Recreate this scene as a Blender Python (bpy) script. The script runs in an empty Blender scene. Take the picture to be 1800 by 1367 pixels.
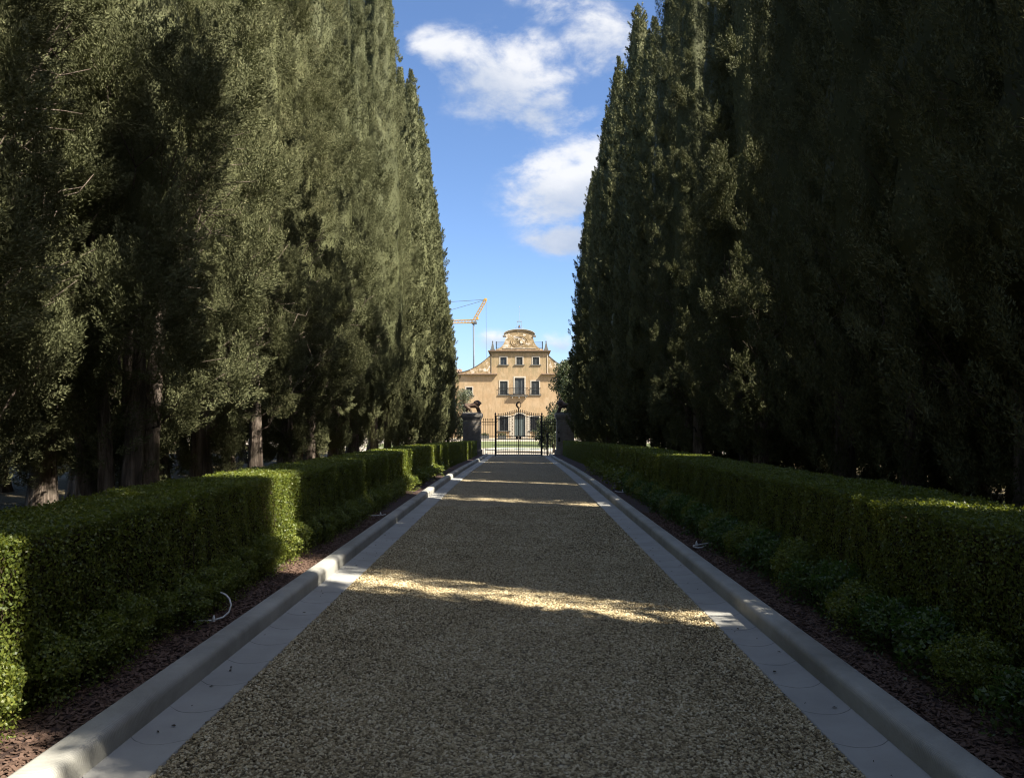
import bpy, bmesh, math, random
import numpy as np
from mathutils import Vector, Matrix

S = bpy.context.scene
COL = S.collection
rad = math.radians

# ------------------------------------------------------------------ camera
cam_d = bpy.data.cameras.new('camera')
cam_d.sensor_width = 36.0
cam_d.lens = 28.0
cam_d.clip_start = 0.05
cam_d.clip_end = 6000.0
cam = bpy.data.objects.new('camera', cam_d)
COL.objects.link(cam)
cam.location = (0.0, 0.0, 1.75)
cam.rotation_euler = (rad(90 + 2.5), 0.0, rad(0.53))
S.camera = cam

# ------------------------------------------------------------------ sun, sky, exposure
SUN_TO = Vector((1.85, -1.0, 2.25)).normalized()
SUN_EL = math.asin(SUN_TO.z)
SUN_AZ = math.atan2(SUN_TO.x, SUN_TO.y)
sun_d = bpy.data.lights.new('sun', 'SUN')
sun_d.energy = 5.0
sun_d.angle = rad(0.53)
sun_d.color = (1.0, 0.93, 0.81)
sun = bpy.data.objects.new('sun', sun_d)
COL.objects.link(sun)
sun.location = (40, -20, 60)
sun.rotation_euler = (-SUN_TO).to_track_quat('-Z', 'Y').to_euler()

S.view_settings.view_transform = 'Standard'
S.view_settings.look = 'None'
S.view_settings.exposure = 1.6
S.view_settings.gamma = 1.0
S.view_settings.use_curve_mapping = False
S.render.engine = 'CYCLES'
S.cycles.use_denoising = True
S.cycles.filter_width = 1.15
S.cycles.max_bounces = 4
S.cycles.diffuse_bounces = 2
S.cycles.glossy_bounces = 2
S.cycles.transmission_bounces = 4
S.cycles.transparent_max_bounces = 4
S.cycles.caustics_reflective = False
S.cycles.caustics_refractive = False


class NT:
    """small helper round a node tree"""
    def __init__(self, tree):
        self.t = tree
        self.n = tree.nodes
        self.l = tree.links

    def new(self, kind, **kw):
        nd = self.n.new(kind)
        for k, v in kw.items():
            setattr(nd, k, v)
        return nd

    def set(self, sock, v):
        if hasattr(v, 'is_output') or isinstance(v, bpy.types.NodeSocket):
            self.l.new(v, sock)
        else:
            sock.default_value = v

    def math(self, op, a, b=None, c=None, clamp=False):
        nd = self.new('ShaderNodeMath', operation=op)
        nd.use_clamp = clamp
        self.set(nd.inputs[0], a)
        if b is not None:
            self.set(nd.inputs[1], b)
        if c is not None:
            self.set(nd.inputs[2], c)
        return nd.outputs[0]

    def vmath(self, op, a, b=None):
        nd = self.new('ShaderNodeVectorMath', operation=op)
        self.set(nd.inputs[0], a)
        if b is not None:
            self.set(nd.inputs[1], b)
        return nd.outputs[0]

    def noise(self, vec, scale, detail=4.0, rough=0.55, dist=0.0):
        nd = self.new('ShaderNodeTexNoise')
        if vec is not None:
            self.set(nd.inputs['Vector'], vec)
        nd.inputs['Scale'].default_value = scale
        nd.inputs['Detail'].default_value = detail
        nd.inputs['Roughness'].default_value = rough
        nd.inputs['Distortion'].default_value = dist
        return nd

    def ramp(self, fac, stops):
        nd = self.new('ShaderNodeValToRGB')
        cr = nd.color_ramp
        while len(cr.elements) < len(stops):
            cr.elements.new(0.5)
        for e, (p, c) in zip(cr.elements, stops):
            e.position = p
            e.color = (c[0], c[1], c[2], 1.0)
        self.set(nd.inputs[0], fac)
        return nd.outputs[0]

    def mix(self, fac, a, b, mode='MIX'):
        nd = self.new('ShaderNodeMixRGB', blend_type=mode)
        self.set(nd.inputs[0], fac)
        for i, v in ((1, a), (2, b)):
            if isinstance(v, (tuple, list)):
                v = (v[0], v[1], v[2], 1.0)
            self.set(nd.inputs[i], v)
        return nd.outputs[0]

    def remap(self, v, a, b, c=0.0, d=1.0, smooth=False):
        nd = self.new('ShaderNodeMapRange')
        nd.interpolation_type = 'SMOOTHSTEP' if smooth else 'LINEAR'
        nd.clamp = True
        self.set(nd.inputs[0], v)
        for i, q in enumerate((a, b, c, d)):
            nd.inputs[1 + i].default_value = q
        return nd.outputs[0]

    def bump(self, h, strength=0.5, dist=0.01, normal=None):
        nd = self.new('ShaderNodeBump')
        nd.inputs['Strength'].default_value = strength
        nd.inputs['Distance'].default_value = dist
        self.set(nd.inputs['Height'], h)
        if normal is not None:
            self.set(nd.inputs['Normal'], normal)
        return nd.outputs[0]


def build_world():
    w = bpy.data.worlds.new('World')
    S.world = w
    w.use_nodes = True
    t = NT(w.node_tree)
    t.n.clear()
    out = t.new('ShaderNodeOutputWorld')
    bg = t.new('ShaderNodeBackground')
    sky = t.new('ShaderNodeTexSky')
    sky.sky_type = 'NISHITA'
    sky.sun_disc = False
    sky.sun_elevation = SUN_EL
    sky.sun_rotation = SUN_AZ
    sky.altitude = 150.0
    sky.air_density = 0.72
    sky.dust_density = 1.6
    sky.ozone_density = 2.0
    hs = t.new('ShaderNodeHueSaturation')
    hs.inputs['Saturation'].default_value = 1.12
    hs.inputs['Hue'].default_value = 0.502
    t.l.new(sky.outputs[0], hs.inputs['Color'])
    # clouds laid out by compass direction and height over the horizon
    tc = t.new('ShaderNodeTexCoord')
    d = tc.outputs['Generated']
    sp = t.new('ShaderNodeSeparateXYZ')
    t.l.new(d, sp.inputs[0])
    az = t.math('ARCTAN2', sp.outputs[0], sp.outputs[1])
    el = t.math('ARCSINE', sp.outputs[2])
    st = t.vmath('MULTIPLY', d, (1.0, 1.0, 1.75))
    n1 = t.noise(st, 11.0, 9.0, 0.60, 0.25).outputs['Fac']
    n2 = t.noise(st, 27.0, 7.0, 0.62, 0.1).outputs['Fac']
    # azimuth, elevation, half width, half height (degrees), strength
    blobs = [(-5.4, 25.3, 3.3, 1.6, .80), (-1.2, 23.9, 5.0, 2.7, 1.05), (2.2, 22.0, 3.4, 2.0, 0.80),
             (3.0, 28.2, 3.4, 1.5, 0.52), (5.8, 26.0, 3.0, 2.6, 0.66), (-0.5, 28.6, 1.2, .8, 0.42),
             (3.3, 16.3, 4.0, 2.8, 1.05), (6.5, 17.6, 3.4, 3.0, 1.0), (4.1, 13.3, 4.0, 1.4, 0.85),
             (-7.6, 29.4, 1.8, 1.8, 0.40), (-1.8, 6.0, 1.5, 0.7, 0.75), (3.0, 5.7, 1.9, 0.8, 0.8),
             (0.4, 5.4, 2.5, .4, 0.4)]
    rng = random.Random(5)
    for k in range(13):
        blobs.append((20 + k * 25.5 + rng.uniform(-8, 8), rng.uniform(12, 42), rng.uniform(6, 11),
                      rng.uniform(2.5, 5), rng.uniform(.7, 1.0)))
    # unseen cloud added overhead and behind, to brighten and whiten the fill light
    for k in range(16):
        blobs.append((rng.uniform(0, 360), rng.uniform(44, 82), rng.uniform(14, 30), rng.uniform(6, 11), rng.uniform(.75, 1.05)))
    tot = None
    shade = None
    for (a, e, wa, we, s) in blobs:
        a0 = rad(a if a <= 180 else a - 360)
        dx = t.math('MULTIPLY', t.math('SUBTRACT', az, a0), 1 / rad(wa))
        dy = t.math('MULTIPLY', t.math('SUBTRACT', el, rad(e)), 1 / rad(we))
        r2 = t.math('ADD', t.math('MULTIPLY', dx, dx), t.math('MULTIPLY', dy, dy))
        g = t.math('MULTIPLY', t.math('EXPONENT', t.math('MULTIPLY', r2, -0.9)), s)
        sh = t.math('MULTIPLY', g, dy)
        tot = g if tot is None else t.math('MAXIMUM', tot, g)
        shade = sh if shade is None else t.math('ADD', shade, sh)
    nn = t.math('ADD', t.math('MULTIPLY', t.math('SUBTRACT', n1, 0.5), 2.3),
                t.math('MULTIPLY', t.math('SUBTRACT', n2, 0.5), 0.8))
    dens = t.math('MULTIPLY', t.remap(t.math('ADD', tot, nn), 0.22, 1.0, 0.0, 1.0, True),
                  t.remap(tot, 0.12, 0.40, 0.0, 1.0))
    lit = t.remap(t.math('ADD', t.math('MULTIPLY', shade, 1.0), t.math('MULTIPLY', nn, 0.55)), -0.55, 0.45)
    ccol = t.ramp(lit, [(0.0, (2.05, 2.4, 3.05)), (0.5, (2.9, 3.1, 3.5)), (1.0, (4.0, 4.02, 4.1))])
    col = t.mix(t.math('MULTIPLY', dens, 0.92), hs.outputs[0], ccol)
    t.l.new(col, bg.inputs['Color'])
    bg.inputs['Strength'].default_value = 0.084
    t.l.new(bg.outputs[0], out.inputs['Surface'])


build_world()

# ------------------------------------------------------------------ materials
MATS = {}


def material(name):
    m = bpy.data.materials.new(name)
    m.use_nodes = True
    t = NT(m.node_tree)
    b = t.n['Principled BSDF']
    MATS[name] = m
    tc = t.new('ShaderNodeTexCoord')
    return m, t, b, tc.outputs['Object']


def plain(name, col, rough=0.6, spec=0.4, metal=0.0, var=0.25, scale=6.0, bump=0.0, bscale=60.0, bdist=0.004):
    m, t, b, oc = material(name)
    n = t.noise(oc, scale, 6.0, 0.6)
    dark = tuple(c * (1 - var) for c in col)
    light = tuple(min(1, c * (1 + var)) for c in col)
    c = t.ramp(n.outputs['Fac'], [(0.3, dark), (0.7, light)])
    t.l.new(c, b.inputs['Base Color'])
    b.inputs['Roughness'].default_value = rough
    b.inputs['Specular IOR Level'].default_value = spec
    b.inputs['Metallic'].default_value = metal
    if bump > 0:
        nb = t.noise(oc, bscale, 4.0, 0.6)
        t.l.new(t.bump(nb.outputs['Fac'], bump, bdist), b.inputs['Normal'])
    return m


def leafy(name, stops, rough=0.55, spec=0.25, trans=0.25, tcol=(0.12, 0.16, 0.02), nscale=0.9, tint=None):
    """leaf material: one colour per leaf, drifting over the plant"""
    m, t, b, oc = material(name)
    geo = t.new('ShaderNodeNewGeometry')
    rnd = geo.outputs['Random Per Island']
    n = t.noise(oc, nscale, 3.0, 0.6)
    f = t.math('ADD', t.math('MULTIPLY', rnd, 0.62), t.math('MULTIPLY', n.outputs['Fac'], 0.5))
    c = t.ramp(f, stops)
    if tint is not None:
        br = t.noise(oc, 1.7, 5.0, 0.65)
        c = t.mix(t.remap(br.outputs['Fac'], 0.63, 0.74, 0.0, 0.5), c, (0.125, 0.098, 0.058))
        oi = t.new('ShaderNodeObjectInfo')
        c = t.mix(t.math('MULTIPLY', oi.outputs['Random'], 0.55), c, tint, 'MIX')
    t.l.new(c, b.inputs['Base Color'])
    b.inputs['Roughness'].default_value = rough
    b.inputs['Specular IOR Level'].default_value = spec
    if trans > 0:
        tr = t.new('ShaderNodeBsdfTranslucent')
        tr.inputs['Color'].default_value = (*tcol, 1)
        mx = t.new('ShaderNodeMixShader')
        mx.inputs[0].default_value = trans
        t.l.new(b.outputs[0], mx.inputs[1])
        t.l.new(tr.outputs[0], mx.inputs[2])
        t.l.new(mx.outputs[0], t.n['Material Output'].inputs['Surface'])
    return m


leafy('cypress_needles', [(0.12, (0.036, 0.040, 0.018)), (0.45, (0.098, 0.104, 0.047)), (0.75, (0.158, 0.160, 0.074)),
                          (0.97, (0.21, 0.190, 0.105))], 0.7, 0.15, 0.07, (0.15, 0.17, 0.06), 0.5,
      (0.094, 0.102, 0.050))
leafy('box_leaves', [(0.15, (0.036, 0.052, 0.012)), (0.5, (0.090, 0.120, 0.022)), (0.8, (0.165, 0.185, 0.036)),
                     (0.98, (0.26, 0.25, 0.06))], 0.42, 0.35, 0.30, (0.36, 0.40, 0.035), 1.4)
leafy('young_leaves', [(0.15, (0.026, 0.044, 0.010)), (0.55, (0.062, 0.094, 0.018)), (0.95, (0.11, 0.145, 0.03))],
      0.4, 0.4, 0.3, (0.12, 0.26, 0.03), 2.0)
leafy('magnolia_leaves', [(0.1, (0.020, 0.034, 0.014)), (0.6, (0.055, 0.070, 0.030)), (0.95, (0.11, 0.10, 0.05))],
      0.42, 0.35, 0.12, (0.10, 0.14, 0.03), 0.8)
leafy('olive_leaves', [(0.1, (0.05, 0.06, 0.035)), (0.6, (0.11, 0.12, 0.07)), (0.95, (0.20, 0.20, 0.13))],
      0.5, 0.4, 0.15, (0.14, 0.16, 0.05), 0.8)
leafy('mulch_chips', [(0.1, (0.034, 0.022, 0.016)), (0.5, (0.085, 0.052, 0.037)), (0.85, (0.165, 0.105, 0.076)),
                      (1.0, (0.34, 0.24, 0.18))], 0.8, 0.25, 0.0, nscale=3.0)
plain('hedge_wood', (0.055, 0.042, 0.026), 0.9, 0.1, var=0.4, scale=20)
plain('iron', (0.012, 0.012, 0.013), 0.5, 0.5, 0.3, 0.3, 12)
plain('rust_bronze', (0.105, 0.068, 0.047), 0.75, 0.3, 0.0, 0.5, 6, 0.3, 30)
plain('white_stone', (0.40, 0.355, 0.28), 0.8, 0.3, var=0.15, scale=3)
plain('shutter_grey', (0.055, 0.062, 0.062), 0.6, 0.3, var=0.2, scale=4)
plain('window_dark', (0.020, 0.022, 0.024), 0.12, 0.6, var=0.3, scale=2)
plain('door_paint', (0.075, 0.095, 0.090), 0.5, 0.4, var=0.2, scale=3)
plain('sill_stone', (0.085, 0.085, 0.075), 0.8, 0.3, var=0.25, scale=5)
plain('eave_wood', (0.15, 0.12, 0.075), 0.85, 0.2, var=0.2, scale=6)
plain('roof_tile', (0.27, 0.18, 0.13), 0.85, 0.2, var=0.35, scale=5)
plain('crane_yellow', (0.42, 0.26, 0.06), 0.5, 0.4, var=0.15, scale=2)
plain('crane_grey', (0.10, 0.125, 0.15), 0.5, 0.4, var=0.12, scale=2)
plain('pipe_white', (0.62, 0.60, 0.55), 0.5, 0.4, var=0.12, scale=30)
plain('copper_green', (0.22, 0.28, 0.29), 0.6, 0.4, var=0.2, scale=3)
plain('terracotta', (0.30, 0.15, 0.09), 0.8, 0.2, var=0.3, scale=5)
plain('dead_leaf', (0.045, 0.032, 0.020), 0.8, 0.2, var=0.4, scale=60)
plain('fountain_stone', (0.38, 0.37, 0.31), 0.7, 0.3, var=0.15, scale=2)


def mat_bark():
    m, t, b, oc = material('bark')
    st = t.vmath('MULTIPLY', oc, (1.0, 1.0, 0.13))
    n = t.noise(st, 16.0, 7.0, 0.62, 0.4)
    n2 = t.noise(oc, 3.0, 3.0, 0.5)
    c = t.ramp(n.outputs['Fac'], [(0.30, (0.030, 0.022, 0.017)), (0.5, (0.14, 0.108, 0.085)), (0.70, (0.30, 0.245, 0.20))])
    c = t.mix(t.remap(n2.outputs['Fac'], 0.4, 0.7, 0.0, 0.6), c, (0.085, 0.075, 0.055))
    t.l.new(c, b.inputs['Base Color'])
    b.inputs['Roughness'].default_value = 0.9
    b.inputs['Specular IOR Level'].default_value = 0.15
    t.l.new(t.bump(n.outputs['Fac'], 1.0, 0.06), b.inputs['Normal'])


def mat_concrete():
    m, t, b, oc = material('concrete')
    n = t.noise(oc, 2.2, 6.0, 0.6)
    n2 = t.noise(oc, 110.0, 3.0, 0.6)
    c = t.ramp(n.outputs['Fac'], [(0.3, (0.29, 0.282, 0.246)), (0.7, (0.43, 0.418, 0.366))])
    c = t.mix(t.remap(n2.outputs['Fac'], 0.55, 0.75, 0.0, 0.35), c, (0.21, 0.205, 0.195))
    dirt = t.noise(oc, 0.55, 7.0, 0.7, 0.8)
    c = t.mix(t.remap(dirt.outputs['Fac'], 0.48, 0.68, 0.0, 0.55), c, (0.17, 0.16, 0.13))
    # fine trowel ridges running across the kerb, bowed
    sp = t.new('ShaderNodeSeparateXYZ')
    t.l.new(oc, sp.inputs[0])
    bow = t.math('ADD', sp.outputs[1], t.math('MULTIPLY', sp.outputs[2], 0.25))
    ph = t.math('ADD', t.math('MULTIPLY', bow, 430.0), t.math('MULTIPLY', n.outputs['Fac'], 8.0))
    w = t.math('SINE', ph)
    on = t.remap(sp.outputs[2], 0.05, 0.10)
    patch = t.remap(t.noise(oc, 0.9, 2.0, 0.5).outputs['Fac'], 0.40, 0.6, 0.15, 1.0)
    h = t.math('ADD', t.math('MULTIPLY', t.math('MULTIPLY', w, on), t.math('MULTIPLY', patch, 0.5)), t.math('MULTIPLY', n2.outputs['Fac'], 0.7))
    t.l.new(c, b.inputs['Base Color'])
    b.inputs['Roughness'].default_value = 0.75
    b.inputs['Specular IOR Level'].default_value = 0.3
    t.l.new(t.bump(h, 0.55, 0.0035), b.inputs['Normal'])


def mat_gutter(name, xmid):
    """flat concrete channel with curved hairline joints about every half metre"""
    m, t, b, oc = material(name)
    n = t.noise(oc, 1.7, 6.0, 0.6)
    n2 = t.noise(oc, 120.0, 3.0, 0.6)
    n3 = t.noise(oc, 3.5, 3.0, 0.6)
    sp = t.new('ShaderNodeSeparateXYZ')
    t.l.new(oc, sp.inputs[0])
    dx = t.math('SUBTRACT', sp.outputs[0], xmid)
    arc = t.math('SUBTRACT', sp.outputs[1], t.math('MULTIPLY', t.math('MULTIPLY', dx, dx), 3.8))
    arc = t.math('ADD', arc, t.math('MULTIPLY', n3.outputs['Fac'], 0.045))
    fr = t.math('PINGPONG', arc, 0.245)
    line = t.remap(fr, 0.0, 0.0065, 1.0, 0.0, True)
    line = t.math('MULTIPLY', line, t.remap(n3.outputs['Fac'], 0.32, 0.46, 0.25, 1.0))
    c = t.ramp(n.outputs['Fac'], [(0.3, (0.29, 0.283, 0.255)), (0.7, (0.385, 0.376, 0.342))])
    c = t.mix(t.remap(n2.outputs['Fac'], 0.6, 0.75, 0.0, 0.3), c, (0.2, 0.198, 0.19))
    c = t.mix(t.math('MULTIPLY', line, 0.85), c, (0.05, 0.048, 0.045))
    t.l.new(c, b.inputs['Base Color'])
    b.inputs['Roughness'].default_value = 0.7
    b.inputs['Specular IOR Level'].default_value = 0.3
    h = t.math('SUBTRACT', t.math('MULTIPLY', n2.outputs['Fac'], 0.5), t.math('MULTIPLY', line, 2.0))
    t.l.new(t.bump(h, 0.4, 0.003), b.inputs['Normal'])


GRAVEL_STOPS = [(0.05, (0.10, 0.074, 0.040)), (0.35, (0.295, 0.230, 0.124)), (0.65, (0.478, 0.386, 0.222)),
                (0.9, (0.62, 0.53, 0.35)), (1.0, (0.72, 0.65, 0.50))]


def mat_gravel_bed():
    m, t, b, oc = material('gravel_bed')
    v = t.new('ShaderNodeTexVoronoi')
    t.l.new(t.vmath('MULTIPLY', oc, (1.0, 1.0, 0.2)), v.inputs['Vector'])
    v.inputs['Scale'].default_value = 42.0
    sc = t.new('ShaderNodeSeparateColor')
    t.l.new(v.outputs['Color'], sc.inputs[0])
    big = t.noise(oc, 0.7, 4.0, 0.6)
    f = t.math('ADD', t.math('MULTIPLY', sc.outputs[0], 0.8), t.math('MULTIPLY', big.outputs['Fac'], 0.25))
    c = t.ramp(f, GRAVEL_STOPS)
    gap = t.remap(v.outputs['Distance'], 0.35, 0.75, 0.0, 0.8)
    c = t.mix(gap, c, (0.06, 0.045, 0.028))
    t.l.new(c, b.inputs['Base Color'])
    b.inputs['Roughness'].default_value = 0.8
    b.inputs['Specular IOR Level'].default_value = 0.25
    h = t.math('SUBTRACT', 1.0, v.outputs['Distance'])
    t.l.new(t.bump(h, 1.0, 0.012), b.inputs['Normal'])


def mat_gravel_stone():
    m, t, b, oc = material('gravel_stone')
    oi = t.new('ShaderNodeObjectInfo')
    geo = t.new('ShaderNodeNewGeometry')
    big = t.noise(geo.outputs['Position'], 1.1, 3.0, 0.6)
    f = t.math('ADD', t.math('MULTIPLY', oi.outputs['Random'], 0.8), t.math('MULTIPLY', t.math('SUBTRACT', big.outputs['Fac'], 0.3), 0.5))
    c = t.ramp(f, GRAVEL_STOPS)
    t.l.new(c, b.inputs['Base Color'])
    b.inputs['Roughness'].default_value = 0.7
    b.inputs['Specular IOR Level'].default_value = 0.3


def mat_mulch_bed():
    m, t, b, oc = material('mulch_bed')
    n = t.noise(t.vmath('MULTIPLY', oc, (1.6, 0.7, 1.0)), 30.0, 6.0, 0.7, 0.5)
    c = t.ramp(n.outputs['Fac'], [(0.3, (0.014, 0.009, 0.007)), (0.55, (0.060, 0.031, 0.022)), (0.75, (0.13, 0.075, 0.053))])
    t.l.new(c, b.inputs['Base Color'])
    b.inputs['Roughness'].default_value = 0.9
    t.l.new(t.bump(n.outputs['Fac'], 1.0, 0.03), b.inputs['Normal'])


def mat_ground():
    m, t, b, oc = material('ground_soil')
    n = t.noise(oc, 0.35, 6.0, 0.6)
    n2 = t.noise(oc, 9.0, 6.0, 0.7)
    c = t.ramp(t.math('ADD', t.math('MULTIPLY', n.outputs['Fac'], 0.6), t.math('MULTIPLY', n2.outputs['Fac'], 0.4)),
               [(0.3, (0.055, 0.050, 0.026)), (0.5, (0.13, 0.105, 0.06)), (0.7, (0.26, 0.21, 0.13))])
    t.l.new(c, b.inputs['Base Color'])
    b.inputs['Roughness'].default_value = 0.95
    b.inputs['Specular IOR Level'].default_value = 0.1
    t.l.new(t.bump(n2.outputs['Fac'], 0.8, 0.06), b.inputs['Normal'])


def mat_stucco():
    m, t, b, oc = material('ochre_stucco')
    n = t.noise(oc, 0.5, 8.0, 0.68)
    n2 = t.noise(t.vmath('MULTIPLY', oc, (1.6, 1.6, 0.5)), 1.6, 7.0, 0.7)
    n3 = t.noise(oc, 5.0, 6.0, 0.7)
    c = t.ramp(n.outputs['Fac'], [(0.30, (0.285, 0.187, 0.098)), (0.5, (0.355, 0.249, 0.143)), (0.72, (0.39, 0.288, 0.180))])
    c = t.mix(t.remap(n2.outputs['Fac'], 0.44, 0.70, 0.0, 0.6), c, (0.20, 0.155, 0.085))
    sp = t.new('ShaderNodeSeparateXYZ')
    t.l.new(oc, sp.inputs[0])
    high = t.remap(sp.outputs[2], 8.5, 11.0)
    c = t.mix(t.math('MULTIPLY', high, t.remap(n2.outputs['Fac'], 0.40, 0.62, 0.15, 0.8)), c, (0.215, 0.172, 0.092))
    c = t.mix(t.remap(n3.outputs['Fac'], 0.62, 0.70, 0.0, 0.6), c, (0.40, 0.34, 0.24))
    streak = t.noise(t.vmath('MULTIPLY', oc, (2.2, 2.2, 0.16)), 1.9, 6.0, 0.7)
    c = t.mix(t.remap(streak.outputs['Fac'], 0.54, 0.72, 0.0, 0.5), c, (0.19, 0.145, 0.085))
    patch = t.noise(oc, 0.95, 9.0, 0.75, 0.6)
    c = t.mix(t.remap(patch.outputs['Fac'], 0.58, 0.64, 0.0, 0.4), c, (0.45, 0.345, 0.22))
    t.l.new(c, b.inputs['Base Color'])
    b.inputs['Roughness'].default_value = 0.9
    b.inputs['Specular IOR Level'].default_value = 0.2
    t.l.new(t.bump(n3.outputs['Fac'], 0.25, 0.03), b.inputs['Normal'])


def mat_rubble():
    """old plaster worn back to stones on the gable screens"""
    m, t, b, oc = material('worn_plaster')
    v = t.new('ShaderNodeTexVoronoi')
    t.l.new(oc, v.inputs['Vector'])
    v.inputs['Scale'].default_value = 2.6
    n = t.noise(oc, 1.6, 7.0, 0.7)
    sc = t.new('ShaderNodeSeparateColor')
    t.l.new(v.outputs['Color'], sc.inputs[0])
    f = t.math('ADD', t.math('MULTIPLY', sc.outputs[0], 0.5), t.math('MULTIPLY', n.outputs['Fac'], 0.55))
    c = t.ramp(f, [(0.25, (0.17, 0.125, 0.062)), (0.5, (0.26, 0.185, 0.095)), (0.66, (0.33, 0.245, 0.14)), (0.78, (0.50, 0.45, 0.38))])
    t.l.new(c, b.inputs['Base Color'])
    b.inputs['Roughness'].default_value = 0.9
    t.l.new(t.bump(f, 0.5, 0.06), b.inputs['Normal'])


def mat_pillar():
    m, t, b, oc = material('pillar_stone')
    n = t.noise(oc, 2.5, 7.0, 0.65)
    n2 = t.noise(t.vmath('MULTIPLY', oc, (1, 1, 6.0)), 5.0, 5.0, 0.6)
    c = t.ramp(t.math('ADD', t.math('MULTIPLY', n.outputs['Fac'], 0.5), t.math('MULTIPLY', n2.outputs['Fac'], 0.5)),
               [(0.32, (0.10, 0.092, 0.080)), (0.5, (0.20, 0.183, 0.160)), (0.68, (0.30, 0.272, 0.232))])
    t.l.new(c, b.inputs['Base Color'])
    b.inputs['Roughness'].default_value = 0.9
    t.l.new(t.bump(n2.outputs['Fac'], 0.6, 0.03), b.inputs['Normal'])


def mat_lawn():
    m, t, b, oc = material('lawn_grass')
    n = t.noise(oc, 0.6, 6.0, 0.6)
    n2 = t.noise(oc, 25.0, 4.0, 0.7)
    c = t.ramp(t.math('ADD', t.math('MULTIPLY', n.outputs['Fac'], 0.5), t.math('MULTIPLY', n2.outputs['Fac'], 0.5)),
               [(0.3, (0.055, 0.075, 0.020)), (0.6, (0.115, 0.135, 0.040)), (0.8, (0.20, 0.20, 0.08))])
    t.l.new(c, b.inputs['Base Color'])
    b.inputs['Roughness'].default_value = 0.9
    t.l.new(t.bump(n2.outputs['Fac'], 0.9, 0.05), b.inputs['Normal'])


def mat_forecourt():
    m, t, b, oc = material('pale_gravel')
    n = t.noise(oc, 0.8, 6.0, 0.6)
    n2 = t.noise(oc, 40.0, 4.0, 0.7)
    c = t.ramp(t.math('ADD', t.math('MULTIPLY', n.outputs['Fac'], 0.5), t.math('MULTIPLY', n2.outputs['Fac'], 0.5)),
               [(0.3, (0.26, 0.225, 0.165)), (0.7, (0.38, 0.335, 0.26))])
    t.l.new(c, b.inputs['Base Color'])
    b.inputs['Roughness'].default_value = 0.9


for f in (mat_bark, mat_concrete, mat_gravel_bed, mat_gravel_stone, mat_mulch_bed, mat_ground, mat_stucco, mat_rubble,
          mat_pillar, mat_lawn, mat_forecourt):
    f()
mat_gutter('gutter_concrete_left', -2.0)
mat_gutter('gutter_concrete_right', 1.87)


def mat_water():
    m, t, b, oc = material('pool_water')
    b.inputs['Base Color'].default_value = (0.16, 0.24, 0.18, 1)
    b.inputs['Roughness'].default_value = 0.08
    n = t.noise(oc, 3.0, 3.0, 0.5)
    t.l.new(t.bump(n.outputs['Fac'], 0.3, 0.03), b.inputs['Normal'])


mat_water()


# ------------------------------------------------------------------ mesh helpers
def np_mesh(name, verts, faces, smooth=False):
    verts = np.asarray(verts, dtype=np.float32)
    faces = np.asarray(faces, dtype=np.int32)
    me = bpy.data.meshes.new(name)
    k = faces.shape[1]
    me.vertices.add(len(verts))
    me.vertices.foreach_set('co', verts.ravel())
    me.loops.add(faces.size)
    me.loops.foreach_set('vertex_index', faces.ravel())
    me.polygons.add(len(faces))
    me.polygons.foreach_set('loop_start', np.arange(0, faces.size, k, dtype=np.int32))
    me.polygons.foreach_set('loop_total', np.full(len(faces), k, dtype=np.int32))
    if smooth:
        me.polygons.foreach_set('use_smooth', np.ones(len(faces), dtype=bool))
    me.update(calc_edges=True)
    return me


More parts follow.
